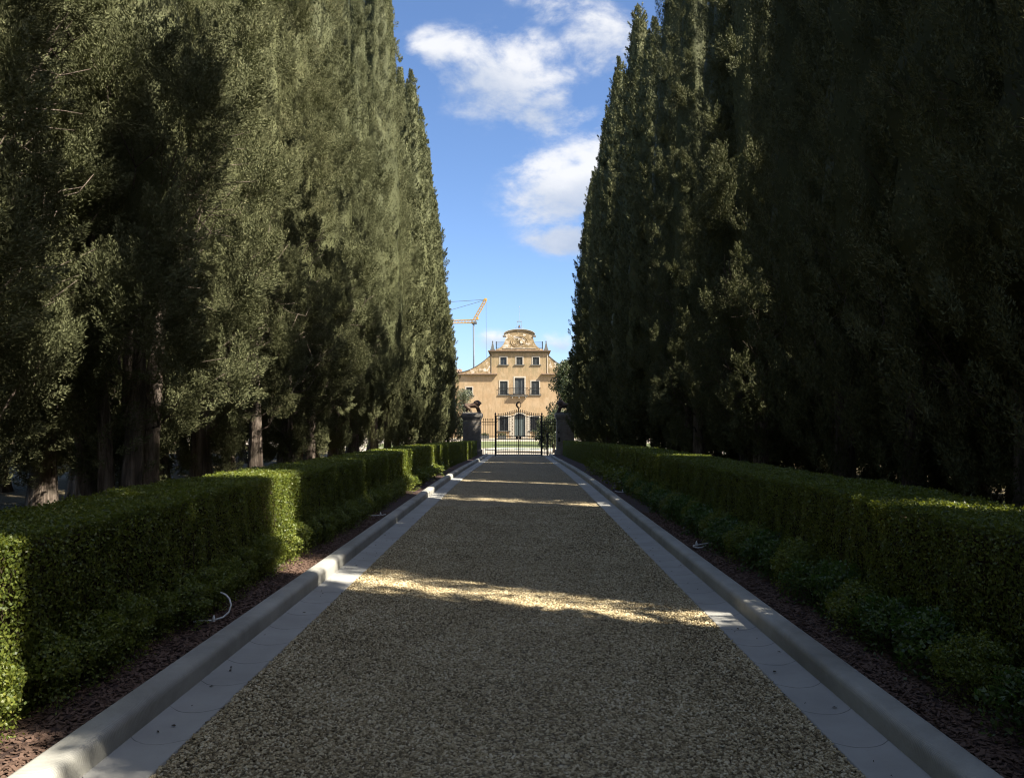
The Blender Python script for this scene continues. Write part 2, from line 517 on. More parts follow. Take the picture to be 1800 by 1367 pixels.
class MB:
    """collects polygons for one mesh"""
    def __init__(self):
        self.v = []
        self.f = []

    def add(self, vs, fs):
        o = len(self.v)
        self.v += [tuple(p) for p in vs]
        self.f += [tuple(i + o for i in f) for f in fs]
        return self

    def box(self, x0, x1, y0, y1, z0, z1):
        return self.add([(x0, y0, z0), (x1, y0, z0), (x1, y1, z0), (x0, y1, z0), (x0, y0, z1), (x1, y0, z1), (x1, y1, z1), (x0, y1, z1)],
                        [(0, 3, 2, 1), (4, 5, 6, 7), (0, 1, 5, 4), (1, 2, 6, 5), (2, 3, 7, 6), (3, 0, 4, 7)])

    def tube(self, pts, radii, n=6, cap=True):
        pts = [Vector(p) for p in pts]
        if not isinstance(radii, (list, tuple)):
            radii = [radii] * len(pts)
        vs = []
        prev = None
        for i, p in enumerate(pts):
            a = pts[max(i - 1, 0)]
            c = pts[min(i + 1, len(pts) - 1)]
            d = (c - a).normalized()
            if prev is None:
                u = d.orthogonal().normalized()
            else:
                u = prev - d * prev.dot(d)
                u = u.normalized() if u.length > 1e-5 else d.orthogonal().normalized()
            prev = u
            w = d.cross(u)
            for k in range(n):
                an = 2 * math.pi * k / n
                vs.append(p + (u * math.cos(an) + w * math.sin(an)) * radii[i])
        fs = []
        for i in range(len(pts) - 1):
            for k in range(n):
                fs.append((i * n + k, i * n + (k + 1) % n, (i + 1) * n + (k + 1) % n, (i + 1) * n + k))
        if cap:
            fs.append(tuple(reversed(range(n))))
            fs.append(tuple((len(pts) - 1) * n + k for k in range(n)))
        return self.add(vs, fs)

    def lathe(self, c, prof, n=16):
        vs = []
        for r, z in prof:
            for k in range(n):
                a = 2 * math.pi * k / n
                vs.append((c[0] + r * math.cos(a), c[1] + r * math.sin(a), c[2] + z))
        fs = []
        for i in range(len(prof) - 1):
            for k in range(n):
                fs.append((i * n + k, i * n + (k + 1) % n, (i + 1) * n + (k + 1) % n, (i + 1) * n + k))
        fs.append(tuple(reversed(range(n))))
        fs.append(tuple((len(prof) - 1) * n + k for k in range(n)))
        return self.add(vs, fs)

    def prism(self, outline, y0, y1):
        """outline in x,z extruded along y"""
        n = len(outline)
        vs = [(x, y0, z) for x, z in outline] + [(x, y1, z) for x, z in outline]
        fs = [tuple(range(n)), tuple(reversed(range(n, 2 * n)))]
        for i in range(n):
            j = (i + 1) % n
            fs.append((i, i + n, j + n, j))
        return self.add(vs, fs)

    def mesh(self, name, smooth=False, bevel=0.0):
        me = bpy.data.meshes.new(name)
        me.from_pydata(self.v, [], self.f)
        bm = bmesh.new()
        bm.from_mesh(me)
        bmesh.ops.recalc_face_normals(bm, faces=bm.faces)
        if bevel > 0:
            bmesh.ops.bevel(bm, geom=list(bm.edges), offset=bevel, segments=1, affect='EDGES', profile=0.5)
        bm.to_mesh(me)
        bm.free()
        if smooth:
            me.polygons.foreach_set('use_smooth', [True] * len(me.polygons))
        return me

    def obj(self, name, mat, parent=None, smooth=False, bevel=0.0):
        return link(name, self.mesh(name, smooth, bevel), mat, parent)


def link(name, me, mat=None, parent=None):
    if mat is not None and not me.materials:
        me.materials.append(MATS[mat])
    o = bpy.data.objects.new(name, me)
    COL.objects.link(o)
    if parent is not None:
        o.parent = parent
    return o


def thing(name, label, cat, loc=(0, 0, 0), rz=0.0, group=None):
    o = bpy.data.objects.new(name, None)
    o.empty_display_size = 0.2
    COL.objects.link(o)
    o.location = loc
    o.rotation_euler = (0, 0, rz)
    return tag(o, label, cat, group)


def tag(o, label, cat, group=None):
    o['label'] = label
    o['category'] = cat
    if group:
        o['group'] = group
    return o


def kind(o, k):
    o['kind'] = k
    return o


ORD = ['first', 'second', 'third', 'fourth', 'fifth', 'sixth', 'seventh', 'eighth', 'ninth', 'tenth', 'eleventh', 'twelfth',
       'thirteenth', 'fourteenth', 'fifteenth', 'sixteenth', 'seventeenth', 'eighteenth', 'nineteenth', 'twentieth',
       'twenty-first', 'twenty-second', 'twenty-third', 'twenty-fourth', 'twenty-fifth', 'twenty-sixth', 'twenty-seventh',
       'twenty-eighth', 'twenty-ninth', 'thirtieth', 'thirty-first', 'thirty-second', 'thirty-third', 'thirty-fourth',
       'thirty-fifth', 'thirty-sixth', 'thirty-seventh', 'thirty-eighth', 'thirty-ninth', 'fortieth']


def zr(y):
    """height of the drive along its length: level, then easing down to the gate"""
    s = min(1.0, max(0.0, (y - 20.0) / 40.0))
    return -0.47 * s * s * (3 - 2 * s)


GATE_Y = 55.0
VILLA_Y = 125.0
YS = [-14.0, -8.0] + [-4.0 + 1.0 * i for i in range(59)] + [54.9]


# ------------------------------------------------------------------ ground, drive, kerbs
def strip(name, mat, prof, ys=YS, smooth=False):
    """prof: list of x,z carried along the drive"""
    vs, fs = [], []
    n = len(prof)
    for y in ys:
        for x, z in prof:
            vs.append((x, y, zr(y) + z))
    for i in range(len(ys) - 1):
        for k in range(n - 1):
            fs.append((i * n + k, i * n + k + 1, (i + 1) * n + k + 1, (i + 1) * n + k))
    me = np_mesh(name, vs, fs, smooth)
    return link(name, me, mat)


def build_ground():
    rng = np.random.default_rng(2)
    xs = np.unique(np.concatenate([-np.geomspace(4, 2500, 26), np.linspace(-4, 4, 5), np.geomspace(4, 2500, 26)]))
    ys = np.unique(np.concatenate([-np.geomspace(16, 1500, 8), np.linspace(-14, 70, 57), np.geomspace(72, 3000, 22)]))
    vs = []
    for y in ys:
        for x in xs:
            z = zr(y) - 0.03
            if 4.2 < abs(x) < 60 and y < 60:
                z += 0.05 * math.sin(x * 1.3 + y * 0.7) + 0.04 * math.sin(y * 1.9 - x)
                if x < -9:
                    z += 0.06 * (-9 - x) if x > -30 else 1.26
            vs.append((x, y, z))
    n = len(xs)
    fs = [(j * n + i, j * n + i + 1, (j + 1) * n + i + 1, (j + 1) * n + i) for j in range(len(ys) - 1) for i in range(n - 1)]
    kind(link('ground', np_mesh('ground', vs, fs, True), 'ground_soil'), 'structure')
    kind(strip('road', 'gravel_bed', [(-1.86, -0.016), (-0.9, -0.004), (0.0, 0.0), (0.9, -0.004), (1.74, -0.016)]), 'structure')
    for sgn, a, b, nm in ((-1, 1.84, 2.16, 'left'), (1, 1.72, 2.03, 'right')):
        kind(strip('gutter_' + nm, 'gutter_concrete_' + nm, [(sgn * a, -0.03), (sgn * a, 0.0), (sgn * (a + .01), 0.004), (sgn * (b + 0.002), 0.012)]), 'structure')
        k = []
        for (x, z) in ((0.0, -0.02), (0.002, 0.10), (0.007, 0.122), (0.02, 0.139), (0.038, 0.148), (0.07, 0.152), (0.15, 0.153), (0.168, 0.148), (0.178, 0.135), (0.18, 0.02)):
            k.append((sgn * (b + x), z))
        kind(strip('kerb_' + nm, 'concrete', k, smooth=True), 'structure')
        kind(strip('mulch_bed_' + nm, 'mulch_bed', [(sgn * (b + 0.17), 0.055), (sgn * (b + 0.4), 0.085), (sgn * (b + 0.9), 0.10), (sgn * (b + 2.2), 0.06)]), 'structure')


build_ground()


def set_in(nd, name, v):
    nd.inputs[name].default_value = v


def scatter(name, mat, patches, density, seed, shape, smin, smax, tilt, lift=0.0):
    """one object: small pieces strewn over thin sheets by geometry nodes"""
    mb = MB()
    for (x0, x1, y0, y1, z) in patches:
        y = y0
        while y < y1 - 1e-6:
            ye = min(y + 1.0, y1)
            za, zb = zr(y) + z, zr(ye) + z
            mb.add([(x0, y, za), (x1, y, za), (x1, ye, zb), (x0, ye, zb)], [(0, 1, 2, 3)])
            y = ye
    me = bpy.data.meshes.new(name)
    me.from_pydata(mb.v, [], mb.f)
    o = link(name, me, mat)
    kind(o, 'stuff')
    ng = bpy.data.node_groups.new(name + '_scatter', 'GeometryNodeTree')
    ng.interface.new_socket('Geometry', in_out='INPUT', socket_type='NodeSocketGeometry')
    ng.interface.new_socket('Geometry', in_out='OUTPUT', socket_type='NodeSocketGeometry')
    N, L = ng.nodes, ng.links
    gi, go = N.new('NodeGroupInput'), N.new('NodeGroupOutput')
    join = N.new('GeometryNodeJoinGeometry')
    for k in range(2):
        dp = N.new('GeometryNodeDistributePointsOnFaces')
        dp.distribute_method = 'RANDOM'
        set_in(dp, 'Density', density / 2)
        set_in(dp, 'Seed', seed + k)
        L.new(gi.outputs[0], dp.inputs['Mesh'])
        if shape == 'stone':
            pr = N.new('GeometryNodeMeshIcoSphere')
            set_in(pr, 'Radius', 1.0)
            set_in(pr, 'Subdivisions', 1)
        else:
            pr = N.new('GeometryNodeMeshCube')
            pr.inputs['Size'].default_value = (2, 2, 2)
        # lumpy shape
        sp = N.new('GeometryNodeSetPosition')
        nz = N.new('ShaderNodeTexNoise')
        set_in(nz, 'Scale', 1.3 + 0.9 * k)
        sub = N.new('ShaderNodeVectorMath')
        sub.operation = 'SUBTRACT'
        sub.inputs[1].default_value = (0.5, 0.5, 0.5)
        L.new(nz.outputs['Color'], sub.inputs[0])
        sc = N.new('ShaderNodeVectorMath')
        sc.operation = 'SCALE'
        sc.inputs['Scale'].default_value = 1.1
        L.new(sub.outputs[0], sc.inputs[0])
        L.new(pr.outputs['Mesh'], sp.inputs['Geometry'])
        L.new(sc.outputs[0], sp.inputs['Offset'])
        sm = N.new('GeometryNodeSetMaterial')
        set_in(sm, 'Material', MATS[mat])
        L.new(sp.outputs[0], sm.inputs[0])
        ip = N.new('GeometryNodeInstanceOnPoints')
        rr = N.new('FunctionNodeRandomValue')
        rr.data_type = 'FLOAT_VECTOR'
        rr.inputs['Min'].default_value = (-tilt, -tilt, 0)
        rr.inputs['Max'].default_value = (tilt, tilt, 6.283)
        rr.inputs['Seed'].default_value = seed + 11 + k
        rs = N.new('FunctionNodeRandomValue')
        rs.data_type = 'FLOAT_VECTOR'
        rs.inputs['Min'].default_value = smin
        rs.inputs['Max'].default_value = smax
        rs.inputs['Seed'].default_value = seed + 23 + k
        L.new(dp.outputs['Points'], ip.inputs['Points'])
        L.new(sm.outputs[0], ip.inputs['Instance'])
        L.new(rr.outputs[0], ip.inputs['Rotation'])
        L.new(rs.outputs[0], ip.inputs['Scale'])
        ti = N.new('GeometryNodeTranslateInstances')
        rt = N.new('FunctionNodeRandomValue')
        rt.data_type = 'FLOAT_VECTOR'
        rt.inputs['Min'].default_value = (0, 0, -lift)
        rt.inputs['Max'].default_value = (0, 0, lift)
        rt.inputs['Seed'].default_value = seed + 37 + k
        ti.inputs['Local Space'].default_value = False
        L.new(rt.outputs[0], ti.inputs['Translation'])
        L.new(ip.outputs[0], ti.inputs['Instances'])
        L.new(ti.outputs[0], join.inputs[0])
    L.new(join.outputs[0], go.inputs[0])
    md = o.modifiers.new('scatter', 'NODES')
    md.node_group = ng
    return o


g = scatter('gravel', 'gravel_stone', [(-1.835, 1.715, 3.3, 10.5, -0.004)], 6000, 3, 'stone', (0.0075, 0.0055, 0.004), (0.0185, 0.0105, 0.008), 0.6, 0.006)
tag(g, 'loose tan gravel stones covering the near part of the drive', 'gravel')
g = scatter('drive_gravel', 'gravel_stone', [(-1.835, 1.715, 10.5, 17.0, -0.004)], 3000, 8, 'stone', (0.009, 0.007, 0.005), (0.022, 0.014, 0.010), 0.6, 0.006)
tag(g, 'loose tan gravel stones further along the drive towards the gate', 'gravel')
g = scatter('bark_mulch', 'mulch_chips', [(-3.0, -2.33, 2.8, 15.0, 0.088), (2.20, 2.95, 2.8, 15.0, 0.088)], 1900, 21, 'chip', (0.008, 0.004, 0.0015), (0.032, 0.011, 0.004), 0.45, 0.012)
tag(g, 'reddish bark mulch chips between the kerbs and the hedges', 'mulch')


# ------------------------------------------------------------------ leaves
def unit(a):
    return a / np.maximum(np.linalg.norm(a, axis=1, keepdims=True), 1e-9)


def leaf_tris(c, d, n, ln, wd):
    """pointed triangular leaves: centre, direction, side hint, length, width"""
    s = unit(np.cross(d, n))
    a = c - d * (ln * 0.5)[:, None]
    v = np.empty((len(c), 3, 3), np.float32)
    v[:, 0] = a - s * (wd * 0.5)[:, None]
    v[:, 1] = a + s * (wd * 0.5)[:, None]
    v[:, 2] = c + d * (ln * 0.5)[:, None]
    return v.reshape(-1, 3), np.arange(len(c) * 3).reshape(-1, 3)


def leaf_kites(c, d, n, ln, wd):
    """oval-ish four-cornered leaves"""
    s = unit(np.cross(d, n))
    v = np.empty((len(c), 4, 3), np.float32)
    v[:, 0] = c - d * (ln * 0.5)[:, None]
    v[:, 1] = c + s * (wd * 0.5)[:, None] + d * (ln * 0.08)[:, None]
    v[:, 2] = c + d * (ln * 0.5)[:, None]
    v[:, 3] = c - s * (wd * 0.5)[:, None] + d * (ln * 0.08)[:, None]
    return v.reshape(-1, 3), np.arange(len(c) * 4).reshape(-1, 4)


# ------------------------------------------------------------------ cypress
def crown_radius(t, R, flat):
    """t 0 at the skirt, 1 at the tip"""
    low = np.clip((t + 0.015) / 0.11, 0, 1) ** 0.55
    return R * low * np.clip(1 - t * t, 0, 1) ** flat + 0.03


def cypress_crown(seed, H, z0, R, plumes, leaves, lw, ll, loose, flat=0.72, core=0.62, core_up=1.2, boughs=0, bsize=0.25):
    rng = np.random.default_rng(seed)
    # plume centres: area-weighted height, fluted radius
    t = rng.random(plumes * 3)
    keep = rng.random(plumes * 3) < (crown_radius(t, 1.0, flat) * 0.9 + 0.1)
    t = t[keep][:plumes]
    P = len(t)
    ph = rng.random(P) * 2 * np.pi
    k1, k2 = rng.integers(4, 7), rng.integers(7, 11)
    p1, p2, p3 = rng.random(3) * 6.28

    def flute(ph, z):
        return 1 + 0.13 * np.sin(k1 * ph + p1 + 0.25 * z) + 0.09 * np.sin(k2 * ph + p2 - 0.4 * z) + 0.10 * np.sin(2 * ph + p3 + 0.55 * z) * loose

    up = np.array([0, 0, 1.0])
    if boughs:
        # rounded boughs standing off the stem with dark hollows between; plumes sit on each bough's outer side
        tb = t[:boughs].copy()
        pb = ph[:boughs].copy()
        zb = z0 + 0.35 + tb * (H - z0 - 0.7)
        ob = np.stack([np.cos(pb), np.sin(pb), np.zeros(boughs)], 1)
        sb = bsize * (0.7 + 0.65 * rng.random(boughs)) * np.clip(1.25 - tb, 0.35, 1.0)
        rb = crown_radius(tb, R, flat) * flute(pb, zb)
        cb = ob * np.maximum(rb - sb * (0.75 + 0.5 * rng.random(boughs)), 0.0)[:, None] + up * zb[:, None]
        w8 = sb ** 2
        bi = rng.choice(boughs, P, p=w8 / w8.sum())
        q = unit(rng.normal(size=(P, 3)) + ob[bi] * 0.75 + up * 0.30)
        out = unit(q * np.array([1, 1, 0]) + ob[bi] * 0.3)
        L = (0.6 + 0.6 * rng.random(P)) * (0.16 + 0.55 * sb[bi])
        W = (0.055 + 0.055 * rng.random(P)) * (0.6 + 1.2 * sb[bi])
        ax = unit(q * (0.55 + 0.35 * loose) + up * 0.75 + rng.normal(size=(P, 3)) * 0.22)
        base = cb[bi] + q * (sb[bi] * (0.35 + 0.45 * rng.random(P)))[:, None] * np.array([1, 1, 1.5]) - ax * (L * 0.35)[:, None]
        t = tb[bi]
    else:
        z = z0 + t * (H - z0)
        r = crown_radius(t, R, flat) * flute(ph, z)
        dep = rng.random(P) ** 1.6
        rr = np.maximum(r * (1.04 - 0.42 * dep), 0.02)
        out = np.stack([np.cos(ph), np.sin(ph), np.zeros(P)], 1)
        lean = 0.30 + 0.35 * rng.random(P)
        ax = unit(up + out * lean[:, None] + rng.normal(size=(P, 3)) * 0.16)
        L = (0.30 + 0.40 * rng.random(P)) * (0.75 + 0.35 * (1 - t))
        W = (0.075 + 0.08 * rng.random(P))
        base = out * rr[:, None] + up * z[:, None] - ax * (L * 0.5)[:, None]
    # spire
    # leaves inside each plume
    n = P * leaves
    pid = np.repeat(np.arange(P), leaves)
    s = rng.random(n) ** 0.8
    an = rng.random(n) * 2 * np.pi
    u = unit(np.cross(ax, np.tile([0.3, 0.2, 1.0], (P, 1)) + rng.normal(size=(P, 3)) * 0.1))
    w = np.cross(ax, u)
    rad_dir = u[pid] * np.cos(an)[:, None] + w[pid] * np.sin(an)[:, None]
    prof = np.sin(np.pi * np.clip(s, 0.02, 0.98) ** 0.8) ** 0.7
    rw = W[pid] * prof * np.sqrt(rng.random(n))
    c = base[pid] + ax[pid] * (s * L[pid])[:, None] + rad_dir * rw[:, None]
    d = unit(ax[pid] * 1.0 + rad_dir * 0.55 + rng.normal(size=(n, 3)) * 0.38)
    nn = unit(rad_dir * 0.6 + out[pid] * 0.75 + up * 0.35 + rng.normal(size=(n, 3)) * 0.5)
    v, f = leaf_tris(c, d, nn, ll * (0.6 + 0.8 * rng.random(n)), lw * (0.6 + 0.8 * rng.random(n)))
    # closed inner core added to block light and stop holes in the crown
    if core > 0:
        na, nz = 18, 34
        cv = []
        for j in range(nz + 1):
            tt = j / nz
            zz = z0 + core_up + tt * (H - 0.8 - z0 - core_up)
            t2 = (zz - z0) / (H - z0)
            for i in range(na):
                a = 2 * np.pi * i / na
                q = crown_radius(np.array([t2]), R, flat)[0] * flute(a, zz) * core * (0.88 + 0.18 * rng.random())
                q *= min(1.0, 0.25 + tt * 9)
                cv.append((math.cos(a) * q, math.sin(a) * q, zz))
        cf = []
        for j in range(nz):
            for i in range(na):
                a0, a1, b0, b1 = j * na + i, j * na + (i + 1) % na, (j + 1) * na + i, (j + 1) * na + (i + 1) % na
                cf += [(a0, a1, b1), (a0, b1, b0)]
        cva, cfa = np.array(cv), np.array(cf)
        m = int(n * 0.20)
        q = rng.integers(0, len(cfa), m)
        A, B, Cc = cva[cfa[q, 0]], cva[cfa[q, 1]], cva[cfa[q, 2]]
        u1, u2 = np.sqrt(rng.random(m))[:, None], rng.random(m)[:, None]
        pc = A * (1 - u1) + B * u1 * (1 - u2) + Cc * u1 * u2
        fn = unit(np.cross(B - A, Cc - A))
        pc = pc + fn * (0.05 * rng.random(m))[:, None]
        fd = unit(up + fn * 0.5 + rng.normal(size=(m, 3)) * 0.5)
        fnn = unit(fn + rng.normal(size=(m, 3)) * 0.5)
        v2, f2 = leaf_tris(pc, fd, fnn, ll * 1.2 * (0.6 + 0.8 * rng.random(m)), lw * 1.25 * (0.6 + 0.8 * rng.random(m)))
        cva = cva * np.array([0.93, 0.93, 1.0])
        f = np.concatenate([f, f2 + len(v), cfa + len(v) + len(v2)])
        v = np.concatenate([v, v2, cva.astype(np.float32)])
    me = np_mesh('crown', v, f)
    me.materials.append(MATS['cypress_needles'])
    return me


def trunk_mesh(seed, r0, height, stems=1, lean=0.0):
    rng = np.random.default_rng(seed)
    mb = MB()
    for s in range(stems):
        a0 = s * 6.28 / stems + rng.random() * 0.7
        off = 0.0 if stems == 1 else r0 * (0.55 + 0.6 * rng.random())
        rs = r0 if stems == 1 else r0 * (0.30 + 0.22 * rng.random())
        n, rings = 16, 14
        ph = rng.random(4) * 6.28
        vs = []
        for j in range(rings + 1):
            tt = (j / rings) ** 1.4
            zz = -0.35 + tt * (height + 0.35)
            cx = off * math.cos(a0) * (1 + 1.1 * tt) + 0.05 * math.sin(zz * 0.9 + ph[0]) + lean * tt
            cy = off * math.sin(a0) * (1 + 1.1 * tt) + 0.05 * math.sin(zz * 0.8 + ph[1])
            rr = rs * (1 - 0.92 * tt) * (1 + 0.55 * math.exp(-max(zz, 0) * 2.2))
            for i in range(n):
                a = 2 * math.pi * i / n
                q = rr * (1 + 0.13 * math.sin(3 * a + ph[2] + zz * 0.3) + 0.10 * math.sin(5 * a + ph[3] - zz * 0.4) + 0.05 * rng.normal())
                vs.append((cx + q * math.cos(a), cy + q * math.sin(a), zz))
        fs = [(j * n + i, j * n + (i + 1) % n, (j + 1) * n + (i + 1) % n, (j + 1) * n + i) for j in range(rings) for i in range(n)]
        mb.add(vs, fs)
    me = mb.mesh('trunk', True)
    me.materials.append(MATS['bark'])
    return me


def limb_mesh(seed, count, zlo, zhi, reach, twigs=4):
    rng = np.random.default_rng(seed)
    mb = MB()
    for k in range(count):
        a = rng.random() * 6.28
        z = zlo + (zhi - zlo) * rng.random()
        d = np.array([math.cos(a), math.sin(a), 0.0])
        ln = reach * (0.6 + 0.5 * rng.random())
        pts, rr = [], []
        r0 = 0.010 + 0.016 * rng.random()
        side = np.array([-d[1], d[0], 0]) * rng.normal() * 0.25
        for j in range(6):
            q = j / 5
            p = d * (0.1 + ln * q ** 0.8) + side * q * q * ln + np.array([0, 0, z + ln * (0.35 * q + 0.95 * q * q)])
            p += rng.normal(size=3) * 0.03 * (q > 0)
            pts.append(p)
            rr.append(r0 * (1 - 0.75 * q))
        mb.tube(pts, rr, 5)
        for j in range(twigs):
            q = 2 + rng.integers(0, 4)
            p = pts[min(q, 5)]
            dd = unit((d + rng.normal(size=3) * 0.7 + np.array([0, 0, 0.4]))[None])[0]
            l2 = 0.25 + 0.4 * rng.random()
            mid = p + dd * l2 * 0.5 + rng.normal(size=3) * 0.04
            mb.tube([p, mid, p + dd * l2 + np.array([0, 0, 0.08])], [0.008, 0.006, 0.003], 4)
    me = mb.mesh('limbs', True)
    me.materials.append(MATS['bark'])
    return me


# crowns are cut for 18 m trees and stretched a little one by one
CR = {
    'loose_a': cypress_crown(11, 18.5, 1.5, 1.75, 3000, 185, 0.0108, 0.035, 0.7, 0.90, 0.33, 2.4, 108, 0.46),
    'loose_b': cypress_crown(12, 18.5, 0.8, 1.75, 3000, 185, 0.0108, 0.035, 0.5, 0.90, 0.33, 2.2, 118, 0.45),
    'dense_a': cypress_crown(13, 18.5, 0.8, 1.55, 2800, 95, 0.0160, 0.044, 0.25, 1.05, 0.46, 1.4, 180, 0.34),
    'dense_b': cypress_crown(14, 18.5, 1.0, 1.52, 1500, 165, 0.0160, 0.046, 0.08, 0.74, 0.80, 1.3),
    'far_a': cypress_crown(15, 18.5, 0.6, 1.52, 2000, 44, 0.034, 0.090, 0.1, 1.05, 0.58, 0.8, 210, 0.29),
    'far_b': cypress_crown(16, 18.5, 0.6, 1.48, 1250, 72, 0.034, 0.090, 0.05, 0.78, 0.86, 0.8),
}
TR = {'one': trunk_mesh(21, 0.17, 5.0), 'two': trunk_mesh(22, 0.205, 5.0), 'many': trunk_mesh(23, 0.34, 4.6, 6)}
LB = {'open': limb_mesh(31, 40, 1.5, 5.0, 0.85, 6), 'few': limb_mesh(32, 30, 1.0, 4.5, 0.9, 6)}


def cypress(x, y, crown, trunk, limbs, hs, rs, rz, label, group, z=None, sink=0.0):
    t = thing('cypress_tree', label, 'cypress', (x, y, (zr(y) if z is None else z) + 0.02), rz, group)
    c = link('crown', CR[crown], None, t)
    c.scale = (rs, rs, hs)
    c.location.z = -sink
    link('trunk', TR[trunk], None, t)
    if limbs:
        link('limbs', LB[limbs], None, t)
    return t


def build_cypresses():
    rng = random.Random(7)
    # left row, from behind the camera to the gate pillar
    left = [(-10.5, 'far_a', 'one', None), (-7.5, 'far_b', 'one', None), (-4.5, 'far_a', 'two', None), (-1.6, 'far_b', 'one', None), (1.4, 'far_a', 'one', None),
            (4.4, 'loose_b', 'two', 'open'), (7.4, 'loose_b', 'one', 'open'), (9.3, 'loose_b', 'many', 'few'), (13.1, 'loose_b', 'two', 'open'),
            (15.5, 'loose_a', 'one', 'few'), (17.9, 'loose_b', 'two', 'few'), (20.4, 'dense_a', 'one', 'few'), (23.0, 'loose_b', 'one', 'few'),
            (25.7, 'dense_a', 'two', 'few'), (28.5, 'dense_b', 'one', None), (31.2, 'dense_a', 'one', None), (34.0, 'far_a', 'one', None),
            (36.8, 'far_b', 'one', None), (39.6, 'far_a', 'one', None), (42.4, 'far_b', 'one', None), (45.2, 'far_a', 'one', None),
            (48.0, 'far_b', 'one', None), (50.7, 'far_a', 'one', None), (53.2, 'far_b', 'one', None)]
    n = 0
    for (y, c, tr, lb) in left:
        x = -5.25 + rng.uniform(-0.2, 0.2)
        if tr == 'many':
            x = -4.65
        hs = rng.uniform(0.97, 1.07)
        rs = rng.uniform(0.95, 1.08) if y < 12 else rng.uniform(0.84, 0.98)
        hs *= 1.0 if y < 20 else rng.uniform(0.9, 1.06)
        if y > 44:
            hs *= 1 - 0.035 * (y - 44)
        if y < 3:
            lb_t = 'cypress of the left row out of the picture behind the viewer, %s from the far end' % ORD[-24 + n] if False else None
        lab = ('tall cypress of the left row standing beside the viewer, %s from the back' % ORD[n]) if y < 6 else \
            ('tall cypress with pale trunk in the left row, %s from the viewer' % ORD[n - 6] if y < 30 else
             'slim dense cypress in the left row, %s before the gate pillar' % ORD[23 - n])
        cypress(x, y, c, tr, lb, hs, rs, rng.uniform(0, 6.28), lab, 'cypresses in the left row')
        n += 1
    # a looser line of trees behind the left row
    back = [(-8.6, 3.0), (-8.8, 6.2), (-8.5, 9.4), (-7.1, 12.0), (-8.8, 16.0), (-9.0, 20.0), (-8.6, 23.4), (-9.0, 27.0), (-8.7, 31.0), (-9.0, 35.0), (-8.8, 39.0), (-9.2, 43.5), (-9.0, 48.0),
            (-12.2, 10.0), (-12.6, 14.5), (-12.4, 19.0), (-12.8, 24.0), (-12.5, 29.5), (-12.6, 36.0)]
    for i, (x, y) in enumerate(back):
        cypress(x, y, 'loose_b' if i in (3, 4) else ('far_a', 'far_b')[i % 2], 'two', 'few', rng.uniform(.9, 1), rng.uniform(1.0, 1.15), rng.uniform(0, 6.28),
                'cypress standing behind the left row, %s from the viewer' % ORD[i], 'cypresses behind the left row', 0.0)
    # right row: the gaps between groups let the bars of sunlight through
    right = [(-13.0, 1.0), (-10.6, 1.0), (-8.4, 1.0), (-6.3, 1.0), (-4.2, 1.0), (-2.1, 0.98), (1.20, 0.98), (3.35, 0.98),
             (6.80, 0.95), (8.8, 1.0), (11.2, 1.0), (13.6, 0.97), (17.05, 0.95), (18.5, 0.9), (19.75, 0.92), (23.15, 0.95), (25.5, 1.0),
             (28.0, 1.0), (30.3, 1.02), (32.6, 1.0), (35.0, 1.0), (37.3, 0.98), (40.9, 0.96), (43.7, 1.0), (46.0, 1.0), (47.9, 1.0), (49.7, 1.0), (51.5, 1.0), (53.4, 0.95)]
    n = 0
    for (y, rs) in right:
        near = 5 < y < 27
        c = 'dense_b' if near else ('far_b', 'far_b', 'far_a')[n % 3] if y > 27 else 'far_b'
        hs = rng.uniform(0.92, 1.12) if y > 6 else rng.uniform(0.86, 1.0)
        if 42 < y:
            hs *= 1 - 0.010 * (y - 42)
        lab = ('dark cypress of the right row standing beside the viewer, %s from the back' % ORD[n]) if y < 6 else \
            ('dark shaded cypress in the right row, %s from the viewer' % ORD[n - 8] if y < 27 else
             'slim dark cypress in the right row, %s before the gate pillar' % ORD[len(right) - 1 - n])
        forward = y in (17.05, 23.15)
        px = 5.18 if forward else 5.55 - 0.95 * min(1, max(0, (y - 24) / 16)) + (0.6 if y > 50.5 else 0.0)
        cypress(px + rng.uniform(-0.08, 0.08), y, 'dense_a' if forward else c, ('one', 'two')[n % 2], ('open' if forward else 'few') if near else None, hs, rs, rng.uniform(0, 6.28), lab,
                'cypresses in the right row')
        n += 1
    n = 0
    for (y, rs) in right:
        if y < -9 or y > 45:
            continue
        y2 = y - 1.7
        cypress(8.7 + rng.uniform(-0.1, 0.1), y2, 'far_b', 'one', None, rng.uniform(0.85, 0.95) if y > 7 else rng.uniform(0.78, 0.88), rs, rng.uniform(0, 6.28),
                'dark cypress half hidden behind the right row, %s from the back' % ORD[n], 'cypresses behind the right row', sink=0.55)
        n += 1
    for k in range(15):  # third row added to darken the bright ground seen behind the trunks
        cypress(12.4 + rng.uniform(-0.3, 0.3), 2.0 + k * 2.55, ('far_b', 'far_a')[k % 2], 'one', None, rng.uniform(0.55, 0.62), rng.uniform(0.95, 1.1), rng.uniform(0, 6.28),
                'low dark cypress added farthest back on the right, %s from the viewer' % ORD[k], 'low cypresses added farthest back on the right', sink=0.4)


build_cypresses()


